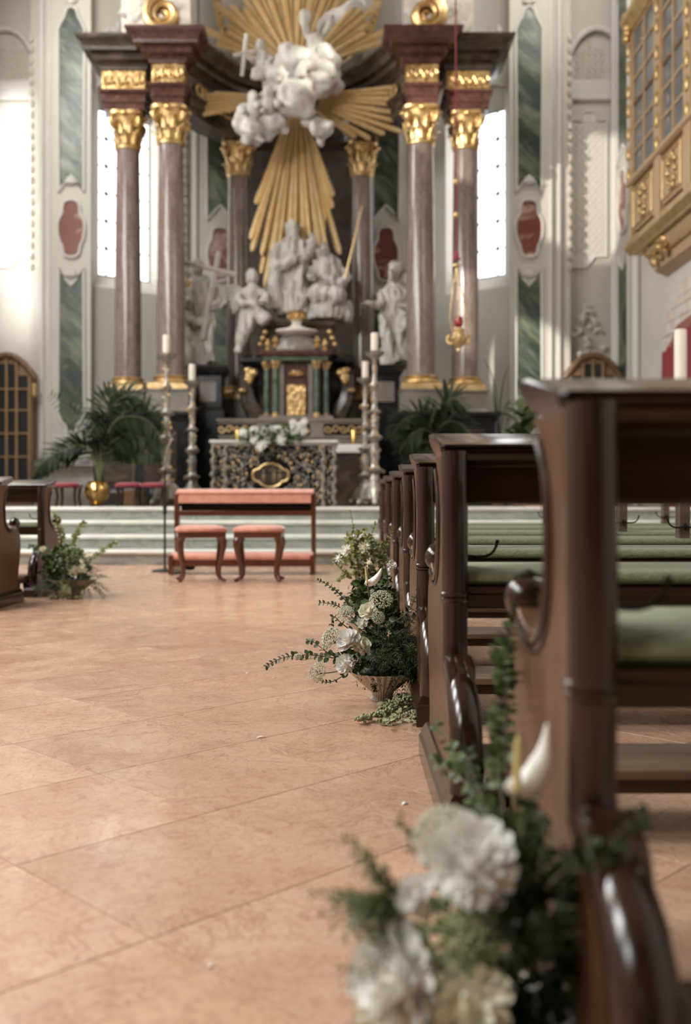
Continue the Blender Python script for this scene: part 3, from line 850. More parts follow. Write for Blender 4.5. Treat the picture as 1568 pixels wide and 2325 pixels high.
def altar_column(s, u, d, r, word, ped):
    e = empty('marble_column', (U(u, s), d, 0), label=word, cat='column', group='columns of the high altar')
    n = 12; prof = []
    for i in range(n+1):
        t = i/n; prof.append((r*(1.0 - 0.13*max(0, t-0.25)**1.3/0.75), ZB1 + (ZC0-ZB1)*t))
    G().lathe(prof, n=40).obj('shaft', M['shaft'], e)
    G().lathe([(r*1.28,0.12),(r*1.36,0.135),(r*1.38,0.16),(r*1.32,0.18),(r*1.16,0.195),(r*1.13,0.21),(r*1.2,0.225),(r*1.22,0.245),(r*1.12,0.262),(r*1.02,0.27)], (0,0,ZB0-0.01), 32).obj('gilt_base', M['gold'], e, sharp=50)
    G().loft(0, 0, r*1.42, r*1.42, [(0,ZB0),(0,ZB0+0.105)]).obj('gilt_plinth', M['gold_pale'], e, bevel=0.008)
    if ped:
        G().loft(0, 0, r*1.5, r*1.5, [(0.03,2.203),(0.03,2.24),(0,2.27),(0,2.55),(0.02,2.57),(0.02,2.6)]).obj('pedestal', M['grey_marble'], e, bevel=0.006)
    capital(e, r*0.87)
    return e

for s, w in ((-1, 'left'), (1, 'right')):
    altar_column(s, UO, DO, 0.232, f'brown marble column with gilt capital, outermost at the {w} before the window', True)
    altar_column(s, UM, DM, 0.245, f'stout brown marble column at the {w} of the altar, second from outside', True)
    altar_column(s, UI, DI, 0.222, f'slender brown marble column just {w} of the golden rays', True)

# ---- entablature of each side: block over the outer column, block over the middle column, curved run to the centre
PRO_A = [(0,7.50),(0,7.62),(0.02,7.625),(0.02,7.76),(0.05,7.785),(0.07,7.80),(0.07,7.84)]
PRO_F = [(0.015,7.84),(0.015,8.17)]
PRO_C = [(0.02,8.17),(0.05,8.19),(0.06,8.24),(0.11,8.29),(0.16,8.31),(0.17,8.40),(0.27,8.43),(0.28,8.47),(0.30,8.53),(0.36,8.58),(0.40,8.62),(0.41,8.66),(0.30,8.68)]
def frieze_relief(g, x0, x1, y, z0, z1, seed):
    rr = random.Random(seed)
    n = max(3, int((x1-x0)/0.11))
    for i in range(n):
        x = x0 + (i+0.5)*(x1-x0)/n; z = (z0+z1)/2
        sgn = 1 if i % 2 else -1
        pts = []
        for k in range(9):
            a = k/8*2.6*pi; r = 0.085*(1-0.75*k/8)
            pts.append((x + r*cos(a)*0.8, y-0.02, z + sgn*r*sin(a)))
        g.tube(pts, [0.022]*6+[0.018,0.015,0.02], 6)
def entab_block(e, u, d, hx, hy, s, rosso):
    inv = Matrix.Translation(-Vector(e.location)); x = U(u, s)
    o = G().loft(x, d, hx, hy, PRO_A).obj('architrave', M['red_marble'], e); o.matrix_parent_inverse = inv
    fo = G().loft(x, d, hx, hy, PRO_F).obj('frieze', M['gold_relief'], e); fo.matrix_parent_inverse = inv
    g = G(); frieze_relief(g, x-hx, x+hx, d-hy-0.015, 7.86, 8.15, int(u*100)); g.obj('scroll_relief', M['gold'], fo)
    o = G().loft(x, d, hx, hy, PRO_C).obj('cornice', rosso, e); o.matrix_parent_inverse = inv
for s, w in ((-1, 'left'), (1, 'right')):
    e = empty('altar_entablature', (U(UI, s), DI, 7.5), label=f'dark marble entablature with gilt friezes over the {w} columns, curving back behind the clouds', cat='entablature', group='entablature of the high altar')
    entab_block(e, UO+0.02, DO+0.10, 0.36, 0.36, s, M['dark_marble'])
    entab_block(e, UM, DM, 0.265, 0.285, s, M['red_marble'])
    # curved run back to the inner column
    path = []
    P0 = Vector((UM-0.15, DM+0.15)); P1 = Vector((UM-0.45, DM+0.75)); P2 = Vector((UI+0.30, DI-0.28)); P3 = Vector((UI-0.35, DI+0.02))
    for i in range(13):
        t = i/12
        p = P0*(1-t)**3 + P1*3*t*(1-t)**2 + P2*3*t*t*(1-t) + P3*t**3
        path.append((U(p.x, s), p.y))
    path.append((U(0.004, s), DI+0.12))
    if s < 0: path2 = path          # travelling towards the centre: nave side lies to the right for the left half
    else: path2 = list(reversed(path))
    def swept(pr, name, m, par, base):
        poly = [(a+base, b) for a, b in pr] + [(-0.3, pr[-1][1]), (-0.3, pr[0][1])]
        g = G().sweep(path2, poly)
        o = g.obj(name, m, par, sharp=30)
        o.matrix_parent_inverse = Matrix.Translation(-Vector(e.location))
        return o
    swept(PRO_A, 'architrave', M['dark_marble'], e, 0.16)
    swept(PRO_F, 'frieze', M['dark_marble'], e, 0.14)
    swept(PRO_C, 'cornice', M['dark_marble'], e, 0.12)
    gg = G()
    for i in range(1, 9):
        x, y = path[i]
        a = Vector(path[i+1]) - Vector(path[i-1]); nx, ny = (a.y, -a.x) if s < 0 else (-a.y, a.x)
        l = sqrt(nx*nx+ny*ny); nx, ny = nx/l, ny/l
        c = Vector((x+nx*0.2, y+ny*0.2, 7.98-0.02*i))
        a.normalize()
        for q in (-1, 1):
            gg.tube(bez(c, c+Vector((a.x*0.1, a.y*0.1, 0.16*q)), c+Vector((a.x*0.22, a.y*0.22, 0.1*q)), c+Vector((a.x*0.16, a.y*0.16, 0.02*q)), 5), [0.03,0.032,0.03,0.026,0.022,0.015], 6)
    o = gg.obj('gilt_scrollwork', M['gold'], e); o.matrix_parent_inverse = Matrix.Translation(-Vector(e.location))
    # inner block straight over the inner column
    # ---- gilt volute of the broken pediment above
    v = empty('gilt_volute', (U(2.27, s), 17.3, 8.68), label=f'large golden scroll volute on the {w} cornice at the top edge', cat='ornament', group='gilt pediment volutes')
    g = G(); pp = []; rd = []
    for i in range(30):
        a = i/29*4.2*pi; r = 0.30*(1-0.85*i/29)
        pp.append((s*-1*(r*cos(a+pi/2)), 0, 0.36 + r*sin(a+pi/2))); rd.append(0.10*(1-0.55*i/29))
    g.tube(pp, rd, 8, flat=2.0, up=(0,1,0))
    g.obj('scroll', M['gold'], v)
    G().loft(0, 0.1, 0.30, 0.16, [(0,0),(0,0.07),(-0.05,0.10)]).obj('foot', M['gold_pale'], v)
    # attic block and flowing white drapery of a cornice figure
    aw = empty('attic_block', (U(2.55, s), 18.4, 8.66), label=f'pale stucco attic block with relief behind the {w} golden volute', cat='stonework', group='attic blocks')
    G().box((-0.62, -0.3, 0), (0.62, 0.5, 3.6)).obj('block', M['stucco_pink'], aw)
    rg = G()
    for k in range(6): stucco_tuft(rg, (-0.45+k*0.18, -0.31, 0.7+0.25*sin(k*2.1)), 0.22, 40+k)
    tag(rg.obj('relief', M['stucco'], aw), kind='stuff')
    G().loft(0, -0.1, 0.62, 0.25, [(0.02,0.0),(0.05,0.12),(0,0.2)]).obj('moulding', M['dark_marble'], aw)

# ---- black marble substructure
for s, w in ((-1, 'left'), (1, 'right')):
    e = empty('altar_pedestal', (U(2.62, s), 17.7, PZ), label=f'black marble altar pedestal below the two {w} outer columns', cat='pedestal', group='black altar pedestals')
    G().loft(0, 0, 0.80, 0.62, [(0.05,0),(0.05,0.22),(0,0.27),(0,1.42),(0.03,1.46),(0.06,1.50),(0.10,1.53),(0.10,1.59)]).obj('body', M['black_marble'], e, bevel=0.01)
    G().box((-0.62, -0.64, 0.4), (-0.06, -0.61, 1.3)).obj('inset_panel', M['dark_marble'], e, bevel=0.01)
    G().box((0.06, -0.64, 0.4), (0.62, -0.61, 1.3)).obj('inset_panel', M['dark_marble'], e, bevel=0.01)
    f = empty('altar_wing', (U(1.56, s), 18.7, PZ), label=f'grey and black marble wing between the tabernacle and the {w} columns', cat='pedestal', group='altar wings')
    G().loft(0, 0.62, 0.40, 0.52, [(0,0),(0,1.25),(0.04,1.30),(0.04,1.36)]).obj('body', M['black_marble'], f, bevel=0.01)
    G().loft(0, 0.62, 0.38, 0.50, [(0,1.36),(0,1.54),(0.03,1.56),(0.03,1.59)]).obj('attic_course', M['grey_marble'], f, bevel=0.01)
    q = empty('statue_plinth', (U(1.60, s), 18.28, PZ), label=f'black marble plinth under the white {w} standing saint', cat='pedestal', group='saint plinths')
    G().loft(0, 0, 0.24, 0.24, [(0.05,0),(0.05,1.7),(0,1.75),(0,2.33),(0.07,2.41),(0.09,2.47),(0.09,2.52)]).obj('body', M['black_marble'], q, bevel=0.01)
    G().box((-0.15, -0.262, 1.85), (0.15, -0.24, 2.22)).obj('inset_panel', M['grey_marble'], q, bevel=0.01)

# ---- retable shelf (predella) with gilt inlays, and mensa with white cloth
e = empty('predella_shelf', (U(-0.02), 17.1, PZ), label='long grey marble predella shelf with gilt scroll panels behind the altar flowers', cat='shelf')
G().loft(0, 0.2, 1.24, 0.28, [(0,0),(0,1.12),(0.03,1.15),(0.03,1.40),(0.06,1.43),(0.06,1.46)]).obj('body', M['grey_marble'], e, bevel=0.006)
for x in (-0.95, -0.05, 0.85):
    G().box((x-0.33, -0.125, 1.19), (x+0.33, -0.105, 1.38)).obj('inset_panel', M['black_marble'], e)
    gg = G()
    for k in range(5):
        cx = x-0.26+k*0.13; sg_ = 1 if k % 2 else -1
        gg.tube([(cx+0.07*(1-0.7*i/8)*cos(i*0.9), -0.13, 1.285+sg_*0.07*(1-0.7*i/8)*sin(i*0.9)) for i in range(9)], 0.014, 5)
    gg.obj('gilt_scroll', M['gold'], e)
for x in (-0.92, 1.0):
    cz = empty('candle', (U(x), 16.62, 1.606), label=('short golden candle standing left of the altar flowers' if x < 0 else 'short golden candle standing right of the altar flowers'), cat='candle', group='golden altar candles')
e = empty('high_altar_table', (U(0.15), 16.6, PZ), label='grey stone high altar table under a white cloth behind the silver altar', cat='altar')
G().box((-1.2, -0.25, 0), (1.2, 0.25, 0.98)).obj('block', M['dark_marble'], e, bevel=0.01)
cl = G().loft(0, 0, 1.25, 0.3, [(0.01,0.86),(0.012,0.93),(0.0,0.985),(-0.02,0.995)]).obj('table_cloth', M['white_cloth'], e)

# ---- tabernacle
T = empty('tabernacle', (AX, 17.6, 2.07), label='domed tabernacle with green columns, red cornice and golden door', cat='tabernacle')
def tl(g, name, m, **k): return g.obj(name, m, T, **k)
tl(G().loft(0, 0.14, 0.62, 0.2, [(0.03,0),(0.03,0.09),(0,0.11)]), 'base', M['grey_marble'])
tl(G().box((-0.44, 0.06, 0.1), (0.44, 0.33, 1.06)), 'body', M['red_marble'], bevel=0.01)
tl(G().box((-0.30, 0.0, 0.1), (-0.21, 0.1, 1.02)), 'jamb', M['grey_marble'], bevel=0.006)
tl(G().box((0.21, 0.0, 0.1), (0.30, 0.1, 1.02)), 'jamb', M['grey_marble'], bevel=0.006)
door = tl(G().box((-0.165, 0.02, 0.06), (0.165, 0.07, 0.66)), 'golden_door', M['gold_relief'], bevel=0.01)
dg_ = G(); rr = random.Random(3)
for k in range(26):
    x, z = rr.uniform(-0.12, 0.12), rr.uniform(0.12, 0.6)
    dg_.ball((x, 0.015, z), (rr.uniform(0.015,0.035), 0.015, rr.uniform(0.02,0.05)), 7, 5)
dg_.obj('door_relief', M['gold'], door)
G().box((-0.185, 0.03, 0.04), (0.185, 0.06, 0.69)).obj('door_frame', M['red_marble'], door)
gr = G()
for k in range(7):
    a = pi*(k+0.5)/7
    gr.tube(bez((0,0.0,0.82),(0.06*cos(a),-0.03,0.82+0.06*sin(a)),(0.13*cos(a),-0.03,0.82+0.07*sin(a)),(0.15*cos(a),0,0.80+0.12*sin(a)),5), [0.02,0.024,0.022,0.02,0.014,0.006], 6)
tl(gr, 'gilt_crest', M['gold'])
for x, y in ((-0.52,0.10),(-0.36,-0.02),(0.36,-0.02),(0.52,0.10)):
    c = tl(G().lathe([(0.052,0.14),(0.054,0.5),(0.047,0.94)], (x, y, 0), 16), 'green_column', M['green_stone'])
    G().lathe([(0.078,0.08),(0.078,0.11),(0.06,0.125),(0.066,0.14),(0.055,0.155)], (x, y, 0), 16).obj('gilt_base', M['gold'], c)
    G().lathe([(0.05,0.93),(0.055,0.96),(0.075,1.01),(0.09,1.03),(0.09,1.06)], (x, y, 0), 16, flute=0.12, nfl=8).obj('gilt_capital', M['gold'], c)
tl(G().loft(0, 0.14, 0.52, 0.2, [(0.02,1.06),(0.04,1.09),(0.04,1.13)]), 'architrave', M['green_stone'])
tl(G().loft(0, 0.14, 0.52, 0.2, [(0.05,1.13),(0.09,1.16),(0.11,1.19),(0.11,1.22),(0.05,1.24)]), 'cornice', M['red_marble'])
tl(G().lathe([(0.44,1.24),(0.46,1.28),(0.42,1.36),(0.33,1.44),(0.25,1.50),(0.22,1.54)], (0,0.14,0), 48, flute=0.035, nfl=16, sy=0.5), 'dome', M['grey_marble'])
tl(G().lathe([(0.22,1.53),(0.34,1.57),(0.38,1.60),(0.36,1.63),(0.2,1.66),(0.1,1.70),(0.08,1.76),(0.11,1.80),(0.02,1.82)], (0,0.14,0), 24, sy=0.7), 'crown_dish', M['stucco_pink'])
gc = G().lathe([(0.10,1.80),(0.16,1.83),(0.17,1.87),(0.13,1.90),(0.16,1.95),(0.02,1.97)], (0,0.14,0), 18, flute=0.1, nfl=9)
tl(gc, 'gilt_finial', M['gold'])
for x, z, b in ((-0.50,1.24,0.9),(-0.36,1.30,1.1),(0.36,1.30,1.1),(0.50,1.24,0.9)):
    tl(G().lathe([(0.05*b,0),(0.06*b,0.03),(0.03*b,0.06),(0.055*b,0.10),(0.06*b,0.13),(0.03*b,0.17),(0.004,0.22)], (x, 0.02, z), 12), 'gilt_knob', M['gold'])
# dark stage with brackets round the tabernacle, carrying the figures
S = empty('altar_stage', (AX, 18.42, PZ), label='dark marble stage with gilt brackets behind the tabernacle carrying the white figures', cat='stonework')
G().loft(0, 0.08, 0.92, 0.30, [(0.1,0),(0.1,1.45),(0.0,1.50),(-0.08,1.9),(-0.05,2.3),(0.05,2.52),(0.13,2.58),(0.13,2.66),(0.02,2.72)]).obj('body', M['black_marble'], S, bevel=0.01)
G().loft(0, 0.1, 0.60, 0.28, [(0.20,2.7),(0.12,2.9),(0.05,3.05),(0.02,3.2),(0.06,3.24),(0.08,3.28),(0.08,3.34)]).obj('upper_body', M['dark_marble'], S, bevel=0.01)
for sg_ in (-1, 1):
    g = G()
    g.tube([(sg_*x, -0.36, z) for x, z in ((0.62,1.5),(0.72,1.6),(0.86,1.85),(0.92,2.1),(0.88,2.3))], [0.16,0.15,0.12,0.11,0.14], 8, flat=1.3)
    g.obj('scroll_bracket', M['dark_marble'], S)
    g = G()
    for k in range(10):
        rr = random.Random(k+9)
        g.ball((sg_*(0.86+rr.uniform(-0.12,0.12)), -0.50, 2.3+rr.uniform(-0.26,0.2)), (rr.uniform(0.05,0.09), 0.06, rr.uniform(0.04,0.08)), 8, 6)
    g.obj('gilt_mask', M['gold'], S)
    for k in range(5):
        G().ball((sg_*(0.58+0.045*k), -0.30+0.01*k, 3.12-0.11*k), (0.05,0.05,0.055), 8, 6).obj('gilt_boss', M['gold'], S)

# ---- silver filigree altar in front
A = empty('silver_altar', (-0.985, 13.75, PZ), label='silver filigree altar front with gilt leaves and oval medallion below white flowers', cat='altar')
HW, AH = 0.83, 0.895
G().box((-HW, 0.06, 0), (HW, 0.62, AH-0.03)).obj('core', M['black_marble'], A, bevel=0.01)
G().loft(0, 0.33, HW, 0.29, [(0.03,AH-0.04),(0.05,AH-0.02),(0.05,AH+0.005),(0.03,AH+0.012)]).obj('top_slab', M['white_cloth'], A)
G().box((-HW-0.03, 0.02, AH-0.07), (HW+0.03, 0.06, AH-0.035)).obj('rim', M['silver'], A, bevel=0.006)
rr = random.Random(21)
fg = G(); gl = G()
def curl(g, c, r, turns, a0, hand, rad, n=9, nx=1.0):
    g.tube([(c[0]+nx*r*(1-0.8*i/n)*cos(a0+hand*turns*2*pi*i/n), c[1]-0.008*sin(i), c[2]+r*(1-0.8*i/n)*sin(a0+hand*turns*2*pi*i/n)) for i in range(n+1)], [rad*(1-0.4*i/n) for i in range(n+1)], 5)
for ix in range(21):
    for iz in range(10):
        x = -HW+0.045 + ix*(2*HW-0.09)/20 + rr.uniform(-0.015,0.015); z = 0.05 + iz*0.083 + (0.04 if ix % 2 else 0) + rr.uniform(-0.01,0.01)
        if z > AH-0.08: continue
        if (x+0.04)**2/0.30**2 + (z-0.42)**2/0.23**2 < 1: continue
        curl(fg, (x, 0.04, z), rr.uniform(0.042,0.058), rr.choice((0.9,1.2)), rr.uniform(0,2*pi), rr.choice((-1,1)), 0.012)
        if rr.random() < 0.32:
            gl.ball((x+rr.uniform(-0.02,0.02), 0.028, z+rr.uniform(-0.02,0.02)), (0.02,0.012,0.024), 7, 5)
tag(fg.obj('silver_filigree', M['silver'], A, sharp=0), kind='stuff')
tag(gl.obj('gilt_berries', M['gold'], A, sharp=0), kind='stuff')
for x in (-HW+0.0, -HW+0.17, HW-0.15, HW+0.0):
    g = G()
    for k in range(24):
        z = k/23*(AH-0.08); g.ball((x+0.012*sin(k*1.4), 0.03, z), (0.034+0.008*sin(k*2.2), 0.034, 0.026), 8, 6)
    g.obj('foliate_post', M['silver'], A, sharp=0)
md = []
for k in range(64):
    a = 2*pi*k/64; best = 0
    for i in range(1, 61):          # farthest point along this direction inside the union of three lobes
        r_ = 0.30*i/60; x_, z_ = r_*cos(a), r_*sin(a)
        if (x_/0.19)**2 + (z_/0.165)**2 < 1 or ((abs(x_)-0.175)/0.075)**2 + (z_/0.085)**2 < 1: best = r_
    md.append((-0.04+best*cos(a), 0.42+best*sin(a)))
medal = G().prism(md, 0.0, 0.05, 'y').obj('medallion', M['dark_marble'], A)
lp = [(x, 0.0, z) for x, z in md]
G().tube(lp+lp[:2], 0.018, 6, cap=False).obj('medallion_rim', M['gold_pale'], medal)
g = G()
for cx in (-0.13, 0.02, 0.09):
    g.ball((cx, 0.0, 0.47), (0.025,0.02,0.03), 8, 6); g.ball((cx, 0.0, 0.38), (0.035,0.02,0.08), 8, 6)
g.box((-0.02,-0.01,0.33),(0.0,0.01,0.55)); g.box((-0.06,-0.01,0.48),(0.04,0.01,0.5))
g.obj('medallion_relief', M['bronze'], medal)
# ================================================================== golden glory, clouds, figures
def ray(parent, o, tip, w0, w1, th=0.035, m=None):
    """one tapering gilded bar with a ridged front"""
    o, tip = Vector(o), Vector(tip)
    t = (tip-o).normalized(); s = t.cross(Vector((0,1,0))).normalized(); f = Vector((0,-1,0))
    vs = []
    for p, w in ((o, w0), (o+(tip-o)*0.96, w1), (tip, w1*0.55)):
        vs += [p-s*w, p-s*w*0.4+f*th, p+s*w*0.4+f*th, p+s*w, p+f*(-0.03)]
    fs = []
    for i in range(2):
        for j in range(5):
            a = i*5+j; b = i*5+(j+1) % 5
            fs.append((a, b, b+5, a+5))
    fs += [(4,3,2,1,0), (10,11,12,13,14)]
    g = G().add([v-Vector(parent.location) for v in vs], fs)
    return g.obj('gilt_ray', m or M['gold_ray'], parent, sharp=20)

GD = 18.75
rr = random.Random(5)
gl1 = empty('glory_rays', at(672, 250, GD), label='great fan of golden rays streaming down behind the central figures', cat='sunburst')
O = at(674, 215, GD)
ends = []
for i in range(27):
    f = i/26
    ang = -0.205 + 0.41*f                    # angle from straight down (radians), left to right
    ln = 395 + 40*sin(i*2.4) + rr.uniform(-55, 45) - 60*abs(f-0.5)
    ends.append((ang, ln))
for i, (ang, ln) in enumerate(ends):
    dd = GD + 0.05*((i*7) % 3) - (0.0 if i % 2 else 0.06)
    o = at(674+45*sin(ang), 240, dd); tip = at(674+ln*sin(ang*1.05), 215+ln*cos(ang), dd)
    ray(gl1, o, tip, 0.022, 0.058)
for ang, ln in ((-0.36,265),(-0.31,345),(-0.28,370),(0.30,270),(0.26,375),(0.34,245)):
    ray(gl1, at(674+60*sin(ang), 270, GD+0.05), at(674+ln*sin(ang), 215+ln*cos(ang), GD+0.05), 0.03, 0.06)
for s, w in ((-1, 'left'), (1, 'right')):
    g2 = empty('glory_rays', at(674+s*60, 235, 18.3), label=f'golden rays reaching sideways to the {w} from the clouds', cat='sunburst', group='sideways rays')
    if s < 0: spec = [(-1.60,250),(-1.55,215),(-1.50,255),(-1.45,225),(-1.40,235),(-1.62,190)]
    else: spec = [(1.68,235),(1.62,228),(1.56,238),(1.50,222),(1.42,252),(1.34,225),(1.26,248),(1.18,215),(1.06,190),(0.98,160)]
    for k, (ang, ln) in enumerate(spec):
        dd = 18.3 + 0.03*(k % 2) - 0.35*(ln/250)
        ray(g2, at(674+50*sin(ang), 222+50*cos(ang), 18.3), at(674+ln*sin(ang), 222+ln*cos(ang), dd), 0.03, 0.055)
gu = empty('glory_rays', at(674, 160, 18.9), label='golden rays fanning upwards inside the oval window frame above the clouds', cat='sunburst')
for i in range(29):
    ang = -1.22 + 2.44*i/28
    ln = 175 + 60*abs(cos(ang*1.0)) + 35*sin(i*1.9)
    dd = 18.95 + 0.05*(i % 2)
    ray(gu, at(674+40*sin(ang), 165-40*cos(ang), dd), at(674+ln*sin(ang), 165-ln*cos(ang), dd), 0.03, 0.075)
# oval frame of the upper glory
ov = empty('oval_frame', at(674, 20, 19.3), label='gilded oval frame with garlands around the upper golden rays', cat='frame')
g = G(); loop = []
for k in range(49):
    a = 2*pi*k/48
    loop.append(at(674+180*sin(a), 10-150*cos(a)*1.0, 19.3) - Vector(ov.location))
g.tube(loop, 0.07, 8, cap=False); g.obj('frame', M['gold'], ov)
g = G()
for k in range(16, 33):
    p = loop[k]; g.ball(p + Vector((0,-0.08,0)), (0.09+0.03*sin(k*2.1), 0.07, 0.08), 8, 6)
for k in list(range(6, 16))+list(range(33, 43)):
    p = loop[k]; g.ball(p + Vector((0,-0.07,0)), (0.07,0.06,0.1+0.03*sin(k*3)), 8, 6)
g.obj('garland', M['gold'], ov)
G().lathe([(1.0,-0.06),(1.0,0.06)], (0,0,0), 40).obj('white_field', M['stucco'], ov, rot=(pi/2,0,0)).scale = (1.5, 1.26, 1)

# ---- clouds
def cloud(name, label, pix, d, parent=None, voxel=0.04, cat='clouds'):
    g = G(); base = at(pix[0][0], pix[0][1], d)
    for k, (px, py, r) in enumerate(pix):
        p = at(px, py, d) - base
        rm = r*d/F
        g.ball(p + Vector((0, -0.12*(k % 3), 0)), (rm, rm*0.8, rm*0.9), 14, 10)
    me = remesh(g, name, M['cloud'], voxel, lambda p, n: 0.06*noise.noise(p*4.0) + 0.045*noise.noise(p*8.5), 3)
    o = link(name, me, None, base)
    tag(o, label, cat)
    return o
cloud('carved_cloud', 'bright white carved cloud bank at the centre of the golden glory',
      [(660,190,46),(650,150,34),(680,145,30),(700,165,34),(630,175,30),(670,235,48),(650,215,40),(712,200,36),(735,190,34),(748,165,26),(640,250,26),(690,255,30),(722,140,34),(720,115,22),(735,135,24),(760,195,20),(600,170,22),(585,180,18),(615,195,22),(760,150,20),(655,128,20)], 17.8)
cloud('carved_cloud', 'white carved cloud with cherubs hanging at the lower left of the glory',
      [(590,265,40),(560,270,26),(570,300,28),(600,300,26),(625,280,26),(550,295,18),(580,322,16),(560,325,14),(595,330,10),(645,298,14),(610,240,26)], 17.7)
cloud('carved_cloud', 'small white cloud tuft at the lower right of the glory',
      [(722,285,24),(735,300,20),(715,305,18),(728,322,12),(745,285,14),(752,295,10),(700,275,16)], 17.7)

def V3(*a): return Vector(a)
def fold_fn(amp, fx, fz, seed):
    off = Vector((seed*3.7, seed*1.3, seed*2.1))
    def f(p, n):
        q = Vector((p.x*fx + 0.6*p.z, p.y*fx, p.z*fz)) + off
        a = noise.noise(q)
        b = noise.noise(q*2.3)
        return amp*(1-abs(a)*3.2) + amp*0.5*b
    return f

def figure(name, loc, rz, label, g_body, seed, cat='statue', amp=0.036, fx=9, fz=2.6, voxel=0.026, m=None, group=None):
    e = empty(name, loc, rz, label=label, cat=cat, group=group)
    me = remesh(g_body, 'figure', m or M['statue'], voxel, fold_fn(amp, fx, fz, seed), 1)
    link('figure', me, e)
    return e

def limb(g, pts, rads): g.tube(catmull(pts, 3), [rads[min(int(i/3), len(rads)-1)]*(1-(i % 3)/3) + rads[min(int(i/3)+1, len(rads)-1)]*((i % 3)/3) for i in range(3*(len(pts)-1)+1)], 10)
def hand(parent, p, d, s=1.0):
    g = G(); p = Vector(p); d = Vector(d).normalized(); sd = d.cross(Vector((0,0,1))).normalized() if abs(d.z) < 0.95 else Vector((1,0,0))
    g.ball(p+d*0.05*s, (0.05*s, 0.04*s, 0.045*s), 8, 6)
    for k in range(4):
        b = p+d*0.08*s+sd*(k-1.5)*0.022*s
        g.tube([b, b+d*0.05*s+Vector((0,0,-0.005)), b+d*(0.09-0.012*abs(k-1.5))*s+Vector((0,0,-0.025*s))], [0.012*s,0.011*s,0.007*s], 6)
    b = p+d*0.04*s+sd*0.045*s
    g.tube([b, b+d*0.035*s+sd*0.03*s, b+d*0.07*s+sd*0.035*s], [0.013*s,0.012*s,0.008*s], 6)
    return g.obj('hand', M['statue'], parent)
def head_part(g, c, r, yaw=0.0, tilt=0.0, beard=False, hair=1.0):
    """head with brow, nose, chin and hair masses, facing -y turned by yaw"""
    c = Vector(c); Rm = Matrix.Rotation(yaw, 3, 'Z') @ Matrix.Rotation(tilt, 3, 'X')
    def b(p, rad): g.ball(c + Rm @ (Vector(p)*r), [q*r for q in rad], 10, 8, rot=Rm)
    b((0,0,0), (0.78,0.95,1.08))
    b((0,-0.55,-0.55), (0.42,0.40,0.42))        # chin
    b((0,-0.98,-0.05), (0.14,0.20,0.26))        # nose
    b((0,-0.86,0.28), (0.46,0.16,0.12))         # brow
    b((0,-0.88,-0.42), (0.22,0.12,0.08))        # mouth
    b((0.76,0,-0.05), (0.1,0.2,0.25)); b((-0.76,0,-0.05), (0.1,0.2,0.25))
    b((0,0.3,0.35), (0.9*hair,0.95*hair,0.95*hair))
    b((0.5,0.4,-0.3), (0.42*hair,0.5*hair,0.7*hair)); b((-0.5,0.4,-0.3), (0.42*hair,0.5*hair,0.7*hair))
    if beard:
        b((0,-0.62,-0.85), (0.48,0.36,0.55)); b((0.15,-0.66,-1.25), (0.3,0.26,0.4))

# standing central figure in a long mantle
k = 17.95*1.0/F
c0 = at(665, 716, 18.45)
g = G()
g.lathe([(0.30,0.0),(0.33,0.08),(0.31,0.35),(0.28,0.7),(0.27,0.95),(0.30,1.15),(0.27,1.30),(0.16,1.40),(0.08,1.46)], (0,0,0), 20, sx=1.0, sy=0.75)
g.tube(catmull([(-0.22,-0.08,1.28),(-0.32,-0.14,1.0),(-0.22,-0.28,0.85),(0.05,-0.32,0.98)],3), 0.085, 10)
g.tube(catmull([(0.20,-0.06,1.28),(0.33,-0.14,1.12),(0.36,-0.24,1.22),(0.34,-0.30,1.32)],3), 0.078, 10)
g.tube(catmull([(-0.30,-0.1,1.2),(-0.33,-0.18,0.6),(-0.3,-0.16,0.1)],3), [0.09,0.1,0.1,0.11,0.11,0.12,0.13], 8)
g.tube(catmull([(0.28,-0.1,1.15),(0.12,-0.28,0.75),(0.2,-0.24,0.3),(0.12,-0.2,0.05)],3), 0.07, 8)
head_part(g, (0.0,-0.06,1.58), 0.125, yaw=0.45, tilt=0.15, beard=True, hair=1.02)
e = figure('marble_statue', c0, 0, 'tall white bearded robed figure standing in front of the golden rays', g, 1)
hand(e, (0.05,-0.32,0.98), (0.8,-0.3,0.25)); hand(e, (0.34,-0.30,1.32), (0.2,-0.3,0.8))

# bowed figure at the right, seated
c1 = at(740, 724, 18.42)
g = G()
g.lathe([(0.34,0.0),(0.36,0.12),(0.33,0.35),(0.27,0.6),(0.25,0.75),(0.28,0.92),(0.24,1.06),(0.12,1.16)], (0,0,0), 20, sy=0.8)
g.tube(catmull([(0.22,0,0.98),(0.36,-0.06,0.75),(0.25,-0.25,0.6),(0.0,-0.3,0.68)],3), 0.075, 10)
g.tube(catmull([(-0.18,-0.04,0.98),(-0.28,-0.16,0.78),(-0.2,-0.3,0.7)],3), 0.075, 10)
g.ball((-0.12,-0.2,0.42), (0.2,0.2,0.17)); g.ball((0.16,-0.2,0.38), (0.2,0.2,0.18))
g.tube(catmull([(0.36,0.0,0.3),(0.4,-0.05,0.15),(0.38,-0.1,0.02)],3), 0.07, 8)
g.ball((0.38,0,0.12), (0.09,0.14,0.2))
head_part(g, (-0.09,-0.12,1.20), 0.118, yaw=-0.5, tilt=0.35, beard=False, hair=1.05)
e = figure('marble_statue', c1, 0, 'white robed figure bowing its head, seated right of the standing bearded one', g, 2)
hand(e, (0.0,-0.3,0.68), (-0.8,-0.2,0.3)); hand(e, (-0.2,-0.3,0.7), (-0.5,-0.5,0.5))
G().tube([(0.33,-0.2,0.62),(0.66,-0.1,2.05)], [0.022,0.014], 8).obj('lance', M['gold_pale'], e)

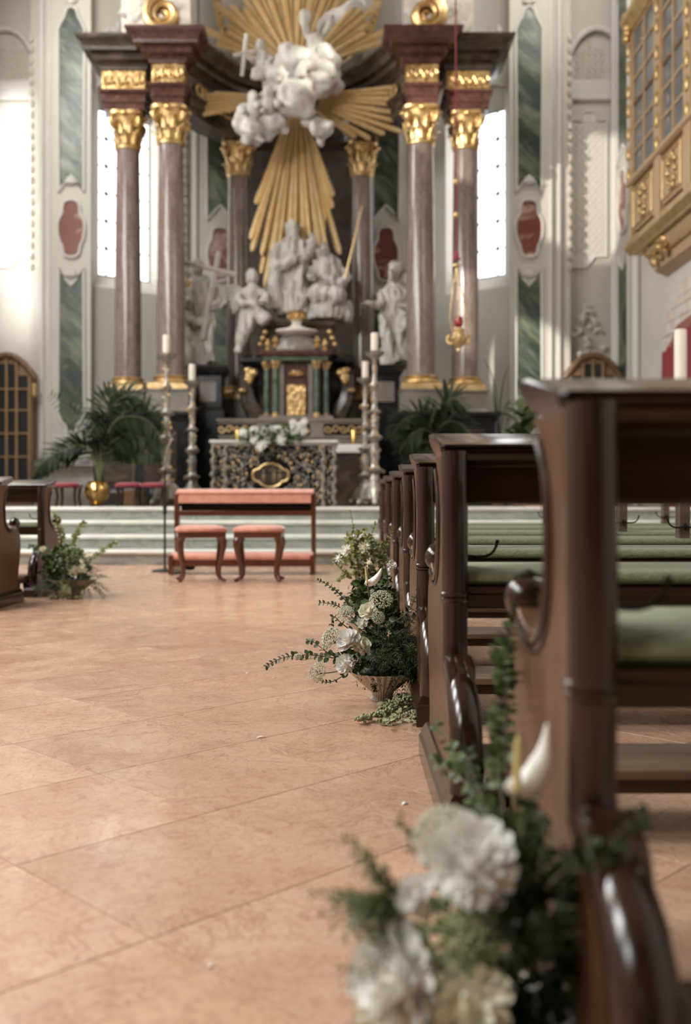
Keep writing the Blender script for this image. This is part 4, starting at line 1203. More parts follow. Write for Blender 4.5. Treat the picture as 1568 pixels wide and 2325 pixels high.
# winged angel at the left, half kneeling, leg trailing down
c2 = at(572, 727, 18.1)
g = G()
g.lathe([(0.20,-0.02),(0.22,0.1),(0.17,0.25),(0.13,0.36),(0.16,0.5),(0.14,0.58),(0.06,0.64)], (0,0,0), 18, sy=0.8)
g.tube(catmull([(0.05,0,0.1),(0.2,-0.15,0.02),(0.28,-0.18,-0.06)],3), 0.12, 10)
g.tube(catmull([(-0.06,-0.05,0.05),(-0.12,-0.12,-0.2),(-0.20,-0.14,-0.42),(-0.24,-0.16,-0.62)],3), [0.15,0.15,0.14,0.13,0.12,0.1,0.09,0.07,0.06,0.05], 10)
g.tube(catmull([(0.13,0,0.54),(0.26,-0.12,0.38),(0.2,-0.26,0.28)],3), 0.058, 8)
g.tube(catmull([(-0.13,0,0.54),(-0.25,-0.1,0.36),(-0.12,-0.22,0.24)],3), 0.058, 8)
head_part(g, (0.02,-0.03,0.77), 0.112, yaw=0.6, tilt=-0.1, hair=1.06)
e = figure('marble_angel', c2, 0, 'white winged angel half kneeling left of the tabernacle with a trailing leg', g, 3, amp=0.024)
hand(e, (0.2,-0.26,0.28), (0.6,-0.5,0)); hand(e, (-0.12,-0.22,0.24), (0.6,-0.5,0))
for s in (-1, 1):
    wg = G()
    for j in range(7):
        a = 0.15 + j*0.22
        base = V3(s*0.10, 0.14, 0.5); tip = base + V3(s*(0.38*cos(a*0.7)+0.05), 0.12, 0.18 - 0.42*sin(a*0.8))
        mid = base + V3(s*0.25, 0.14, 0.22-0.09*j)
        wg.tube(bez(base, mid, mid+V3(s*0.08,0,-0.05), tip, 6), [0.03,0.05,0.055,0.052,0.045,0.03,0.01], 6, flat=0.5, up=(0,1,0))
    wg.obj('wing', M['statue'], e)

# saint with the cross, left, partly behind the stout column
c3 = at(452, 812, 18.28); c3.z = PZ + 2.52
g = G()
g.lathe([(0.27,0.0),(0.29,0.08),(0.25,0.4),(0.24,0.8),(0.26,1.05),(0.29,1.3),(0.27,1.48),(0.15,1.60),(0.07,1.66)], (0,0,0), 20, sy=0.75)
g.tube(catmull([(0.22,-0.05,1.48),(0.33,-0.14,1.2),(0.28,-0.28,1.0)],3), 0.078, 10)
g.tube(catmull([(-0.22,-0.05,1.48),(-0.32,-0.12,1.2),(-0.15,-0.28,1.1)],3), 0.078, 10)
g.tube(catmull([(-0.28,-0.12,1.0),(0.0,-0.26,0.75),(0.26,-0.18,0.9)],3), 0.08, 8)
g.tube(catmull([(0.25,-0.14,0.85),(0.2,-0.2,0.4),(0.24,-0.16,0.05)],3), 0.08, 8)
head_part(g, (-0.04,-0.03,1.78), 0.118, yaw=0.3, tilt=0.1, hair=1.08)
e = figure('marble_statue', c3, 0, 'white robed saint holding a tall cross beside the stout left column', g, 4)
hand(e, (0.28,-0.28,1.0), (0.3,-0.5,0.3)); hand(e, (-0.15,-0.28,1.1), (0.6,-0.4,0.1))
G().tube([(0.10,-0.34,0.45),(0.40,-0.30,2.02)], 0.048, 4).obj('cross_beam', M['statue'], e, sharp=30)
G().tube([(-0.22,-0.34,1.82),(0.72,-0.30,1.60)], 0.045, 4).obj('cross_arm', M['statue'], e, sharp=30)
sg = G()
for k in range(8): sg.tube([(-0.15,-0.3,1.45),(-0.15+0.1*cos(k*pi/4),-0.3,1.45+0.1*sin(k*pi/4))], [0.03,0.005], 5)
sg.ball((-0.24,-0.34,1.83),(0.06,0.05,0.06),8,6)
sg.obj('gilt_star', M['gold'], e)

# saint at the right with raised veil and stretched arm
c4 = at(895, 812, 18.28); c4.z = PZ + 2.52
g = G()
g.lathe([(0.24,0.0),(0.26,0.1),(0.23,0.45),(0.22,0.8),(0.24,1.0),(0.26,1.2),(0.24,1.36),(0.14,1.46),(0.07,1.54)], (0,0,0), 20, sy=0.75)
g.tube(catmull([(-0.2,-0.05,1.34),(-0.26,-0.16,1.12),(-0.36,-0.3,1.06),(-0.44,-0.42,1.07)],3), [0.08,0.08,0.075,0.07,0.065,0.06,0.055,0.05,0.045,0.04], 10)
g.tube(catmull([(0.2,-0.04,1.34),(0.3,-0.12,1.1),(0.18,-0.26,1.0)],3), 0.075, 10)
g.tube(catmull([(-0.2,-0.1,0.9),(-0.15,-0.22,0.5),(0.02,-0.2,0.05)],3), 0.09, 8)
g.tube(catmull([(0.22,-0.1,1.0),(0.1,-0.26,0.6),(0.2,-0.2,0.1)],3), 0.08, 8)
head_part(g, (-0.03,-0.05,1.68), 0.118, yaw=-0.5, tilt=-0.15, hair=1.1)
g.ball((0.02,0.03,1.78),(0.14,0.14,0.14)); g.tube(catmull([(-0.02,0.0,1.86),(0.12,0.05,1.74),(0.24,0.06,1.55)],3), 0.07, 8)
e = figure('marble_statue', c4, 0, 'white veiled saint stretching out an arm beside the stout right column', g, 5)
hand(e, (-0.44,-0.42,1.07), (-0.9,-0.2,0.05)); hand(e, (0.18,-0.26,1.0), (-0.6,-0.5,0.2))

# cherub with fluttering banner above the clouds
c5 = at(712, 150, 17.6)
g = G()
g.ball((0.0,0,0.08), (0.2,0.17,0.24)); g.ball((0.02,-0.02,0.38), (0.15,0.13,0.2))
g.tube(catmull([(-0.08,0,0.48),(-0.16,-0.1,0.66),(-0.15,-0.12,0.86)],3), 0.065, 8)
g.tube(catmull([(0.12,0,0.48),(0.24,-0.08,0.62),(0.3,-0.1,0.74)],3), 0.06, 8)
g.tube(catmull([(-0.08,-0.05,-0.02),(-0.2,-0.2,-0.1),(-0.22,-0.2,-0.3)],3), 0.09, 8)
g.tube(catmull([(0.1,-0.05,-0.02),(0.25,-0.2,-0.08),(0.3,-0.15,-0.28)],3), 0.09, 8)
head_part(g, (-0.17,-0.05,0.84), 0.115, yaw=-0.4, tilt=-0.2, hair=1.05)
e = figure('marble_cherub', c5, 0, 'white cherub leaning out above the bright cloud with a fluttering cloth', g, 6, amp=0.008)
bn = G(); rs = []
for i in range(13):
    t = i/12
    x = 0.05+0.85*t; z = 0.55 + 0.45*sin(t*2.1) + 0.04*sin(t*9); y = -0.1+0.12*sin(t*6)
    wv = 0.16*(1-0.5*t)+0.03*sin(t*7)
    rs.append([(x,y,z-wv),(x,y-0.06,z),(x,y,z+wv),(x,y+0.03,z)])
bn.rings(rs); bn.obj('banner', M['cloud'], e)
hand(e, (0.3,-0.1,0.74), (0.3,-0.2,0.8), 0.8)
# cherub with a cross at the upper left
c6 = at(597, 165, 17.7)
g = G()
g.ball((0,0,0.08),(0.15,0.13,0.18)); g.ball((-0.02,-0.02,0.26),(0.12,0.1,0.14))
g.tube(catmull([(-0.1,0,0.3),(-0.2,-0.08,0.2),(-0.3,-0.1,0.26)],3),0.048,8)
g.tube(catmull([(0.08,0,0.3),(0.18,-0.08,0.18),(0.1,-0.16,0.12)],3),0.048,8)
g.tube(catmull([(0.05,-0.05,0.0),(0.2,-0.15,-0.08),(0.3,-0.1,-0.2)],3),0.075,8)
head_part(g,(-0.05,-0.04,0.46),0.1,yaw=-0.3,hair=1.06)
e = figure('marble_cherub', c6, 0, 'small white cherub holding a little cross at the upper left of the clouds', g, 7, amp=0.006)
G().tube([(-0.36,-0.14,-0.12),(-0.28,-0.14,0.62)],0.035,4).obj('cross_beam', M['cloud'], e)
G().tube([(-0.52,-0.14,0.24),(-0.12,-0.14,0.32)],0.035,4).obj('cross_arm', M['cloud'], e)
hand(e, (-0.3,-0.1,0.26), (-0.4,-0.4,0.2), 0.7)
# cherub heads in the lower left cloud
for px, py, sd, lb in ((575,218,8,'white cherub with curly hair peering from the lower left cloud'),(608,205,9,'second little white cherub tucked under the big cloud at the left')):
    c = at(px, py+40, 17.45); g = G()
    g.ball((0,0,0.02),(0.14,0.12,0.17)); g.tube(catmull([(-0.1,0,0.12),(-0.2,-0.1,0.02),(-0.14,-0.2,-0.06)],3),0.05,8)
    g.tube(catmull([(0.1,0,0.12),(0.2,-0.1,0.04),(0.16,-0.2,-0.04)],3),0.05,8)
    head_part(g,(0,-0.04,0.26),0.1,yaw=0.4 if sd==8 else -0.3,hair=1.08)
    e = figure('marble_cherub', c, 0, lb, g, sd, amp=0.006)
# ================================================================== furniture and fittings
def local(e, objs=None):
    for ch in (objs or e.children): ch.matrix_parent_inverse = Matrix.Translation(-Vector(e.location))

# ---- double kneeling bench
K = empty('kneeling_bench', (-0.95, 9.5, 0), label='cherry wood kneeling bench with salmon padded rail before the altar steps', cat='kneeler')
kx0, kx1 = -0.67, 0.67
for x in (kx0, kx1-0.045):
    G().prism([(-0.33,0),(0.16,0),(0.16,0.07),(0.10,0.09),(0.085,0.55),(0.10,0.765),(0.01,0.745),(-0.01,0.55),(0.03,0.12),(-0.06,0.085),(-0.26,0.18),(-0.33,0.18)], x, x+0.045, 'x').obj('side_panel', M['cherry_v'], K, bevel=0.006)
G().prism([(-0.02,0.735),(-0.03,0.755),(0.0,0.775),(0.10,0.792),(0.14,0.785),(0.15,0.76),(0.13,0.742)], kx0+0.02, kx1-0.02, 'x').obj('padded_rail', M['salmon'], K, sharp=60, bevel=0.008)
G().prism([(-0.035,0.655),(-0.02,0.735),(0.0,0.735),(-0.012,0.655)], kx0+0.045, kx1-0.045, 'x').obj('front_board', M['salmon'], K, bevel=0.004)
G().box((kx0+0.045, 0.0, 0.56), (kx1-0.045, 0.14, 0.58)).obj('book_shelf', M['cherry'], K)
G().box((kx0+0.045, 0.125, 0.56), (kx1-0.045, 0.14, 0.74)).obj('back_board', M['wood_h'], K)
G().box((kx0+0.045, -0.012, 0.535), (kx1-0.045, 0.01, 0.585)).obj('shelf_edge', M['cherry'], K, bevel=0.004)
G().prism([(-0.32,0.135),(-0.325,0.17),(-0.30,0.195),(-0.15,0.205),(-0.03,0.19),(-0.02,0.135)], kx0+0.02, kx1-0.02, 'x').obj('kneeling_pad', M['salmon'], K, sharp=60, bevel=0.01)
G().box((kx0+0.045, -0.31, 0.075), (kx1-0.045, -0.28, 0.135)).obj('pad_rail', M['cherry'], K, bevel=0.004)
G().lathe([(0.03,-0.02),(0.055,-0.01),(0.055,0.03),(0.03,0.04)], (kx0+0.16,-0.1,0.05), 12).obj('felt_foot', M['black'], K)

# ---- two upholstered stools on cabriole legs
def stool(x, y, rz, label):
    e = empty('stool', (x, y, 0), rz, label=label, cat='stool', group='stools before the kneeling bench')
    hx, hy = 0.195, 0.15
    G().loft(0, 0, hx, hy, [(-0.004,0.365),(0.004,0.372),(0.004,0.41),(0.0,0.415)]).obj('apron', M['cherry'], e, bevel=0.006)
    G().loft(0, 0, hx, hy, [(0.006,0.414),(0.014,0.428),(0.008,0.447),(-0.02,0.463),(-0.07,0.472)]).obj('cushion', M['salmon'], e, sharp=0)
    for sx in (-1, 1):
        for sy in (-1, 1):
            p = [(sx*(hx-0.045), sy*(hy-0.04), 0.39), (sx*(hx-0.016), sy*(hy-0.014), 0.335), (sx*(hx-0.026), sy*(hy-0.022), 0.24), (sx*(hx-0.046), sy*(hy-0.04), 0.13), (sx*(hx-0.046), sy*(hy-0.04), 0.05), (sx*(hx-0.028), sy*(hy-0.024), 0.018), (sx*(hx-0.004), sy*(hy-0.004), 0.012)]
            pts = catmull(p, 3); n = len(pts)
            rad = [0.026,0.028,0.030,0.030,0.028,0.026,0.023,0.021,0.019,0.017,0.015,0.014,0.0125,0.012,0.0125,0.015,0.017,0.015,0.012][:n]
            G().tube(pts, rad, 10).obj('leg', M['cherry_v'], e)
    return e
stool(-1.225, 8.5, 0.22, 'salmon cushioned stool with curved legs, nearer the microphone stand')
stool(-0.727, 8.5, -0.03, 'salmon cushioned stool with curved legs, farther from the microphone stand')

# ---- microphone stand
m0 = at(374, 1298, 9.6); m0.z = 0
e = empty('microphone_stand', m0, label='thin black microphone stand with round foot left of the kneeling bench', cat='microphone stand')
G().lathe([(0.125,0),(0.125,0.012),(0.11,0.02),(0.02,0.028),(0.012,0.05)], n=28).obj('round_foot', M['black'], e)
G().tube([(0,0,0.03),(0,0,0.98)], 0.0105, 10).obj('pole', M['black'], e)
G().lathe([(0.016,0.55),(0.018,0.56),(0.018,0.63),(0.014,0.64)], n=12).obj('clutch', M['black'], e)
G().tube(bez((0,0,0.97),(0.0,0,1.12),(0.02,0,1.2),(0.085,-0.01,1.285),10), 0.007, 8).obj('gooseneck', M['silver'], e)
G().tube([(0.078,-0.01,1.275),(0.10,-0.012,1.305),(0.112,-0.013,1.322)], [0.012,0.017,0.013], 10).obj('microphone', M['black'], e)

# ---- tall silver candlesticks
def candlestick(px, d, k, label):
    b = at(px, 1140, d)
    e = empty('altar_candlestick', (b.x, d, PZ), label=label, cat='candlestick', group='tall silver candlesticks')
    prof = [(0.10,0.26),(0.075,0.30),(0.085,0.34),(0.06,0.38),(0.055,0.42),(0.115,0.455),(0.12,0.475),(0.06,0.50),(0.05,0.55),(0.062,0.66),(0.066,0.72),(0.05,0.80),(0.052,0.84),(0.10,0.87),(0.105,0.90),(0.06,0.93),(0.045,0.98),(0.058,1.06),(0.05,1.15),(0.045,1.18),(0.085,1.205),(0.09,1.23),(0.045,1.255),(0.036,1.32),(0.05,1.42),(0.038,1.52),(0.066,1.56),(0.066,1.58),(0.034,1.61),(0.03,1.70),(0.036,1.80),(0.028,1.88),(0.045,1.91),(0.115,1.96),(0.13,2.0),(0.12,2.0),(0.05,1.98)]
    stem = G().lathe([(r*1.0, z*k) for r, z in prof], n=20).obj('stem', M['silver'], e, sharp=60)
    rr = random.Random(px); g = G()
    for i in range(40):
        z = rr.uniform(0.3, 1.85)*k; a = rr.uniform(0, 2*pi)
        r = min(((abs(zz*k-z), rad) for rad, zz in prof))[1]
        g.ball((r*cos(a)*1.0, r*sin(a)*1.0, z), rr.uniform(0.012, 0.022), 6, 5)
    tag(g.obj('gilt_studs', M['gold'], stem), kind='stuff')
    for i in range(3):
        a = -pi/2 + i*2*pi/3
        c, s_ = cos(a), sin(a)
        g = G(); g.tube(catmull([(0.05*c,0.05*s_,0.28*k),(0.12*c,0.12*s_,0.2*k),(0.17*c,0.17*s_,0.09*k),(0.235*c,0.235*s_,0.045),(0.22*c,0.22*s_,0.09)],3), [0.06,0.062,0.064,0.062,0.058,0.052,0.046,0.042,0.04,0.038,0.032,0.026,0.02], 8)
        g.ball((0.225*c,0.225*s_,0.045), 0.045, 8, 6)
        g.obj('scroll_foot', M['silver'], e)
    G().lathe([(0.11,0.06),(0.15,0.10),(0.12,0.2*k),(0.09,0.27*k)], n=16, flute=0.08, nfl=6).obj('base', M['silver'], e)
    c = empty('candle', (b.x, d, PZ+2.0*k), label=label.replace('tall silver candlestick', 'white candle burning down on the candlestick').replace('burning down ', ''), cat='candle', group='tall altar candles')
    G().lathe([(0.048,0.0),(0.048,0.235),(0.042,0.243),(0.01,0.236)], n=20).obj('wax', M['candle'], c)
    G().tube([(0,0,0.235),(0.002,0,0.252)], 0.003, 5).obj('wick', M['black'], c)
    return e
candlestick(378, 13.0, 0.985, 'tall silver candlestick at the left, in front of the stout column')
candlestick(436, 14.5, 0.90, 'tall silver candlestick at the left, the lower one beside the altar')
candlestick(850, 13.0, 1.0, 'tall silver candlestick at the right, the nearer and taller one')
candlestick(829, 14.5, 0.92, 'tall silver candlestick at the right, the lower one behind')

# short golden candles on the mensa
for o in [o for o in bpy.data.objects if o.name.startswith('candle') and o.get('group') == 'golden altar candles']:
    G().lathe([(0.055,0.0),(0.055,0.02),(0.05,0.025),(0.05,0.24),(0.045,0.25),(0.01,0.245)], n=18).obj('wax', M['brass'], o)
    G().tube([(0,0,0.245),(0.002,0,0.265)], 0.003, 5).obj('wick', M['black'], o)

# ---- hanging sanctuary lamp
L0 = at(1042, 760, 13.2)
e = empty('sanctuary_lamp', L0, label='golden sanctuary lamp with red glass hanging on a long red cord', cat='lamp')
def rel(px, py, d=13.2): return at(px, py, d) - L0
G().tube([rel(1034, -300), rel(1035, 575)], 0.011, 6).obj('red_cord', M['red_velvet'], e)
G().lathe([(0.012,0.0),(0.03,-0.02),(0.04,-0.10),(0.05,-0.13),(0.03,-0.135)], rel(1036, 568), 12).obj('red_tassel', M['red_velvet'], e)
G().lathe([(0.02,0),(0.05,-0.015),(0.055,-0.04),(0.03,-0.05)], rel(1036, 598), 14).obj('crown', M['gold_pale'], e)
for px, py in ((1035,412),(1035,488)): G().ball(rel(px, py), (0.035,0.035,0.045), 10, 8).obj('cord_knob', M['gold'], e)
for dx in (-14, 0, 22):
    pts = [rel(1036, 606)] + [rel(1036+dx*t*1.0+(-3 if dx<0 else 3), 606+130*t, 13.2-0.05*(dx == 0)) for t in (0.3,0.6,0.9)] + [rel(1041+dx*0.9, 760)]
    ch = G().tube(pts, 0.006, 5); 
    for q in range(1, 4): ch.ball(pts[q], 0.016, 6, 5)
    ch.obj('chain', M['gold_pale'], e)
G().lathe([(0.02,-0.02),(0.055,0.02),(0.06,0.08),(0.05,0.12),(0.055,0.13)], rel(1041, 742), 14).obj('red_glass', M['red_glass'], e)
G().lathe([(0.01,-0.22),(0.03,-0.20),(0.02,-0.17),(0.05,-0.14),(0.09,-0.09),(0.11,-0.04),(0.08,0.0),(0.06,0.04),(0.07,0.08),(0.06,0.1)], rel(1041, 762), 20, flute=0.06, nfl=8).obj('bowl', M['gold_pale'], e)
for a in (0.4, 2.5, 4.6):
    c, s_ = cos(a), sin(a); q = rel(1041, 768)
    G().tube(catmull([q+V3(0.07*c,0.07*s_,-0.06), q+V3(0.15*c,0.15*s_,-0.05), q+V3(0.17*c,0.17*s_,0.02), q+V3(0.13*c,0.13*s_,0.05)],3), 0.022, 7).obj('arm', M['gold_pale'], e)

# ---- low stools with red cushions and brass pot on the platform
for i, px in enumerate((155, 293, 352)):
    b = at(px, 1100, 12.7)
    e = empty('choir_stool', (b.x, 12.7, PZ), label=['low red cushioned stool left of the brass pot', 'low red cushioned stool right of the brass pot', 'low red cushioned stool behind the left candlestick foot'][i], cat='stool', group='low red stools on the platform')
    G().loft(0, 0, 0.12, 0.12, [(0.01,0.235),(0.03,0.25),(0.03,0.275),(0.0,0.298),(-0.05,0.305)]).obj('cushion', M['red_velvet'], e, sharp=0)
    for sx in (-1, 1):
        for sy in (-1, 1): G().tube([(sx*0.12,sy*0.12,0),(sx*0.105,sy*0.105,0.12),(sx*0.12,sy*0.12,0.24)], [0.014,0.018,0.022], 8).obj('leg', M['wood'], e)
b = at(220, 1110, 12.9)
POT = empty('brass_pot', (b.x, 12.9, PZ), label='round polished brass pot holding the dark palm at the left', cat='pot')
G().lathe([(0.08,0.0),(0.10,0.02),(0.07,0.04),(0.14,0.10),(0.165,0.18),(0.155,0.25),(0.12,0.30),(0.14,0.32),(0.12,0.32),(0.1,0.28)], n=28).obj('bowl', M['brass'], POT)
G().lathe([(0.02,0.29),(0.11,0.29)], n=16).obj('soil', M['black'], POT)

# ---- red bench on the right of the platform, seen between the pews
b = at(1218, 1150, 11.9)
e = empty('red_bench', (b.x, 11.75, PZ-STEP_H), label='small bench with orange red seat on the steps beyond the right pews', cat='bench')
G().box((-0.14,-0.1,0.13),(0.14,0.1,0.165)).obj('seat', M['salmon'], e, bevel=0.008)
for sx in (-1,1): G().box((sx*0.12-0.015,-0.09,0),(sx*0.12+0.015,0.09,0.13)).obj('leg', M['cherry_v'], e)

# ---- arched wooden oratory windows in the niches
def oratory(s, word):
    x0, x1 = (5.08, 6.02)
    e = empty('oratory_window', (AX+s*5.55, 19.0, PZ), label=f'arched oak oratory front with small dark panes at the {word} edge of the choir', cat='oratory', group='oak oratory fronts')
    def X(u): return s*(u-5.55)
    uc = 5.55; hw = 0.53
    def top(u): return 2.78 + 0.42*(1-((u-uc)/hw)**2)
    outer = [(X(x0), 0.35), (X(x1), 0.35)] + [(X(u), top(u)-PZ+0.25) for u in [x1 - (x1-x0)*k/14 for k in range(15)]]
    G().prism(outer, 0.06, 0.40, 'y').obj('panelled_body', M['oak'], e)
    G().box((min(X(x0-0.02),X(x1+0.02)), -0.02, 0), (max(X(x0-0.02),X(x1+0.02)), 0.42, 0.38)).obj('plinth', M['oak_dark'], e, bevel=0.02)
    hood = [(X(u), 0.0, top(u)-PZ+0.25) for u in [x0-0.08 + (x1-x0+0.16)*k/16 for k in range(17)]]
    G().tube(hood, 0.06, 8).obj('hood_moulding', M['oak_dark'], e)
    for u in (x0+0.04, x0+0.28, uc, x1-0.28, x1-0.04):
        G().box((X(u)-0.024, 0.0, 0.42), (X(u)+0.024, 0.06, top(u)-PZ+0.2)).obj('mullion', M['oak'], e, bevel=0.006)
    us = (x0+0.04, x0+0.28, uc, x1-0.28, x1-0.04); zs = [0.46, 0.92, 1.36, 1.80, 2.20]
    for i in range(4):
        for j in range(5):
            ua, ub = us[i], us[i+1]
            z1 = zs[j+1]-0.02 if j < 4 else min(top(ua), top(ub))-PZ+0.14
            G().box((min(X(ua),X(ub))+0.026, 0.035, zs[j]+0.01), (max(X(ua),X(ub))-0.026, 0.055, z1)).obj('pane', M['pane_dark'], e)
    for z in zs:
        G().box((min(X(x0),X(x1))+0.01, 0.005, z-0.018), (max(X(x0),X(x1))-0.01, 0.05, z+0.01)).obj('glazing_bar', M['oak'], e)
    g = G()
    for k in range(6): g.ball((X(x0-0.06), -0.02, 2.25-0.03*k+0.02*sin(k)), (0.06,0.05,0.05), 8, 6)
    g.obj('gilt_ear', M['gold'], e)
oratory(-1, 'left'); oratory(1, 'right')
e = empty('stucco_crest', (AX+5.6, 19.74, 3.4), label='white rocaille stucco crest above the right oak oratory front', cat='ornament')
g = G()
for k in range(16):
    rr = random.Random(k+60)
    p = V3(rr.uniform(-0.4,0.4)*(1-k/22), -0.03, 0.1+k*0.06)
    g.tube(bez(p, p+V3(rr.uniform(-0.1,0.1),-0.08,0.08), p+V3(rr.uniform(-0.2,0.2),-0.08,0.1), p+V3(rr.uniform(-0.2,0.2),-0.02,rr.uniform(-0.05,0.2)),5), [0.03,0.045,0.045,0.04,0.03,0.01], 6)
g.obj('relief', M['stucco'], e); e.children[0]['kind'] = 'stuff'

# ---- gilded glazed loge projecting from the right wall
LG = empty('gilded_loge', (WR, 15.4, 4.6), label='gilded oak loge with leaded windows projecting from the right wall', cat='loge')
def lw(o): o.matrix_parent_inverse = Matrix.Translation(-Vector(LG.location)); return o
lx = WR-0.46; yA, yB = 13.0, 17.05
lw(G().box((lx+0.06, yA, 5.0), (WR, yB-0.05, 9.1)).obj('body', M['loge'], LG))
def cornice_run(pr, name, m):
    g = G().prism([(WR if a is None else lx-a, z) for a, z in pr], yA, yB+0.06, 'y'); return lw(g.obj(name, m, LG, sharp=25))
cornice_run([(None,4.86),(0.02,4.86),(0.06,4.92),(0.10,4.95),(0.10,5.03),(0.04,5.07),(0.02,5.12),(None,5.12)], 'lower_cornice', M['gold_pale'])
cornice_run([(None,6.0),(0.03,6.0),(0.08,6.03),(0.08,6.09),(0.02,6.12),(None,6.12)], 'sill_moulding', M['loge'])
cornice_run([(None,8.62),(0.04,8.62),(0.10,8.70),(0.16,8.75),(0.17,8.84),(0.10,8.9),(None,8.95)], 'top_cornice', M['gold_pale'])
yy = yB
for k, (y1, y0) in enumerate(((yB-0.10, 15.72), (15.42, 14.35), (14.05, 13.05))):
    # pillar
    lw(G().box((lx-0.03, y1, 5.1), (lx+0.08, y1+ (0.12 if k == 0 else 0.30), 8.7)).obj('pillar', M['loge'], LG, bevel=0.012))
    gp = G()
    for q in range(7): gp.ball((lx-0.05, y1+0.1, 6.2+q*0.36+0.05*sin(q*3)), (0.04, 0.07, 0.12), 8, 6)
    tag(lw(gp.obj('gilt_festoon', M['gold_pale'], LG)), kind='stuff')
    # casement with panes
    nc, nr = 2, 6
    za, zb = 6.14, 8.6
    for c in range(nc):
        for r in range(nr):
            a0 = y0+(y1-y0)*c/nc; a1 = y0+(y1-y0)*(c+1)/nc; b0 = za+(zb-za)*r/nr; b1 = za+(zb-za)*(r+1)/nr
            lw(G().box((lx+0.03, a0+0.025, b0+0.02), (lx+0.045, a1-0.025, b1-0.02)).obj('pane', M['pane'], LG))
    for c in range(nc+1):
        a0 = y0+(y1-y0)*c/nc
        lw(G().box((lx, a0-0.03, za), (lx+0.055, a0+0.03, zb)).obj('mullion', M['loge'], LG))
    for r in range(nr+1):
        b0 = za+(zb-za)*r/nr; hh = 0.032 if r == 3 else 0.02
        lw(G().box((lx+0.004, y0, b0-hh), (lx+0.05, y1, b0+hh)).obj('glazing_bar', M['loge'] if r != 3 else M['oak_dark'], LG))
    # parapet panel with gilt cartouche
    lw(G().box((lx-0.005, y0+0.05, 5.2), (lx+0.06, y1-0.05, 5.95)).obj('parapet_panel', M['loge'], LG, bevel=0.02))
    fr = [(lx-0.012, y0+0.12, 5.27), (lx-0.012, y1-0.12, 5.27), (lx-0.012, y1-0.12, 5.88), (lx-0.012, y0+0.12, 5.88)]
    lw(G().tube(fr+fr[:2], 0.022, 6, cap=False).obj('panel_bead', M['gold_pale'], LG))
    gc_ = G(); yc = (y0+y1)/2
    for q in range(10):
        a = 2*pi*q/10
        gc_.ball((lx-0.03, yc+0.16*cos(a), 5.58+0.24*sin(a)), (0.035, 0.06+0.02*sin(q*2), 0.06), 8, 6)
    lw(gc_.obj('gilt_cartouche', M['gold_pale'], LG))
# carved bracket below
g = G().prism([(WR,4.86),(lx+0.02,4.86),(lx+0.08,4.72),(lx+0.2,4.6),(lx+0.24,4.45),(WR,4.38)], 13.2, yB-0.5, 'y')
lw(g.obj('bracket', M['loge'], LG, sharp=25, bevel=0.012))
for z, a in ((4.82,0.0),(4.62,0.18)):
    lw(G().tube([(lx+a, 13.2, z), (lx+a, yB-0.48, z)], 0.035, 8).obj('bracket_bead', M['gold_pale'], LG))
g = G()
for q in range(16):
    rr = random.Random(q+80); yq = 16.0+rr.uniform(-0.55,0.55)
    g.ball((lx+0.06+rr.uniform(0,0.1), yq, 4.68+rr.uniform(-0.14,0.16)), (0.07, rr.uniform(0.07,0.13), rr.uniform(0.04,0.09)), 8, 6)
lw(g.obj('gilt_foliage', M['gold'], LG))
g = G()
for q in range(9):
    rr = random.Random(q+180)
    g.ball((lx-0.08, yB-0.02+rr.uniform(-0.06,0.1), 8.78+rr.uniform(-0.3,0.2)), (0.07,0.1,0.09), 8, 6)
lw(g.obj('gilt_corner_crest', M['gold'], LG))

# ---- red marble doorway with curtain in the right wall, big paschal candle before it
DW = struct(empty('door_1', (WR, 15.0, PZ)))
def dwo(o): o.matrix_parent_inverse = Matrix.Translation(-Vector(DW.location)); return o
yf, yn = 16.25, 13.9
dwo(G().box((WR-0.10, yn, PZ), (WR, yf+0.28, 3.35)).obj('stone_frame', M['stucco_pink'], DW, bevel=0.02))
for k, (a, z) in enumerate(((0.28,3.35),(0.05,3.55),(-0.25,3.72),(-0.6,3.85))):
    dwo(G().box((WR-0.105-0.012*k, yn, z), (WR, yf+a, z+0.22)).obj('stepped_gable', M['stucco_pink'], DW, bevel=0.015))
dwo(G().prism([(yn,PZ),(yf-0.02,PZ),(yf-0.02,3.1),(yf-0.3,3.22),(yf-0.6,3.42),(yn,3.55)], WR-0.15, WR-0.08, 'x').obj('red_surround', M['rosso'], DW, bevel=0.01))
for k in range(9):
    yk = yf-0.28-k*0.22
    dwo(G().tube([(WR-0.17, yk, PZ), (WR-0.19+0.02*(k%2), yk, 2.2), (WR-0.17, yk+0.02, 3.05+0.04*k)], 0.10, 8).obj('curtain_fold', M['red_velvet'], DW))
b = at(1544, 1140, 11.2)
PC = empty('paschal_candle', (b.x, 11.2, 0), label='thick white paschal candle on a dark stand at the right edge', cat='candle')
PC.location.z = STEP_H
G().lathe([(0.22,0),(0.22,0.03),(0.06,0.06),(0.04,0.4),(0.06,0.45),(0.04,0.5),(0.045,1.2),(0.10,1.27),(0.11,1.3),(0.05,1.3)], n=20).obj('stand', M['black'], PC)
G().lathe([(0.067,1.3),(0.067,2.42),(0.06,2.435),(0.01,2.43)], n=24).obj('wax', M['candle'], PC)
G().tube([(0,0,2.42),(0,0,2.45)], 0.004, 5).obj('wick', M['black'], PC)

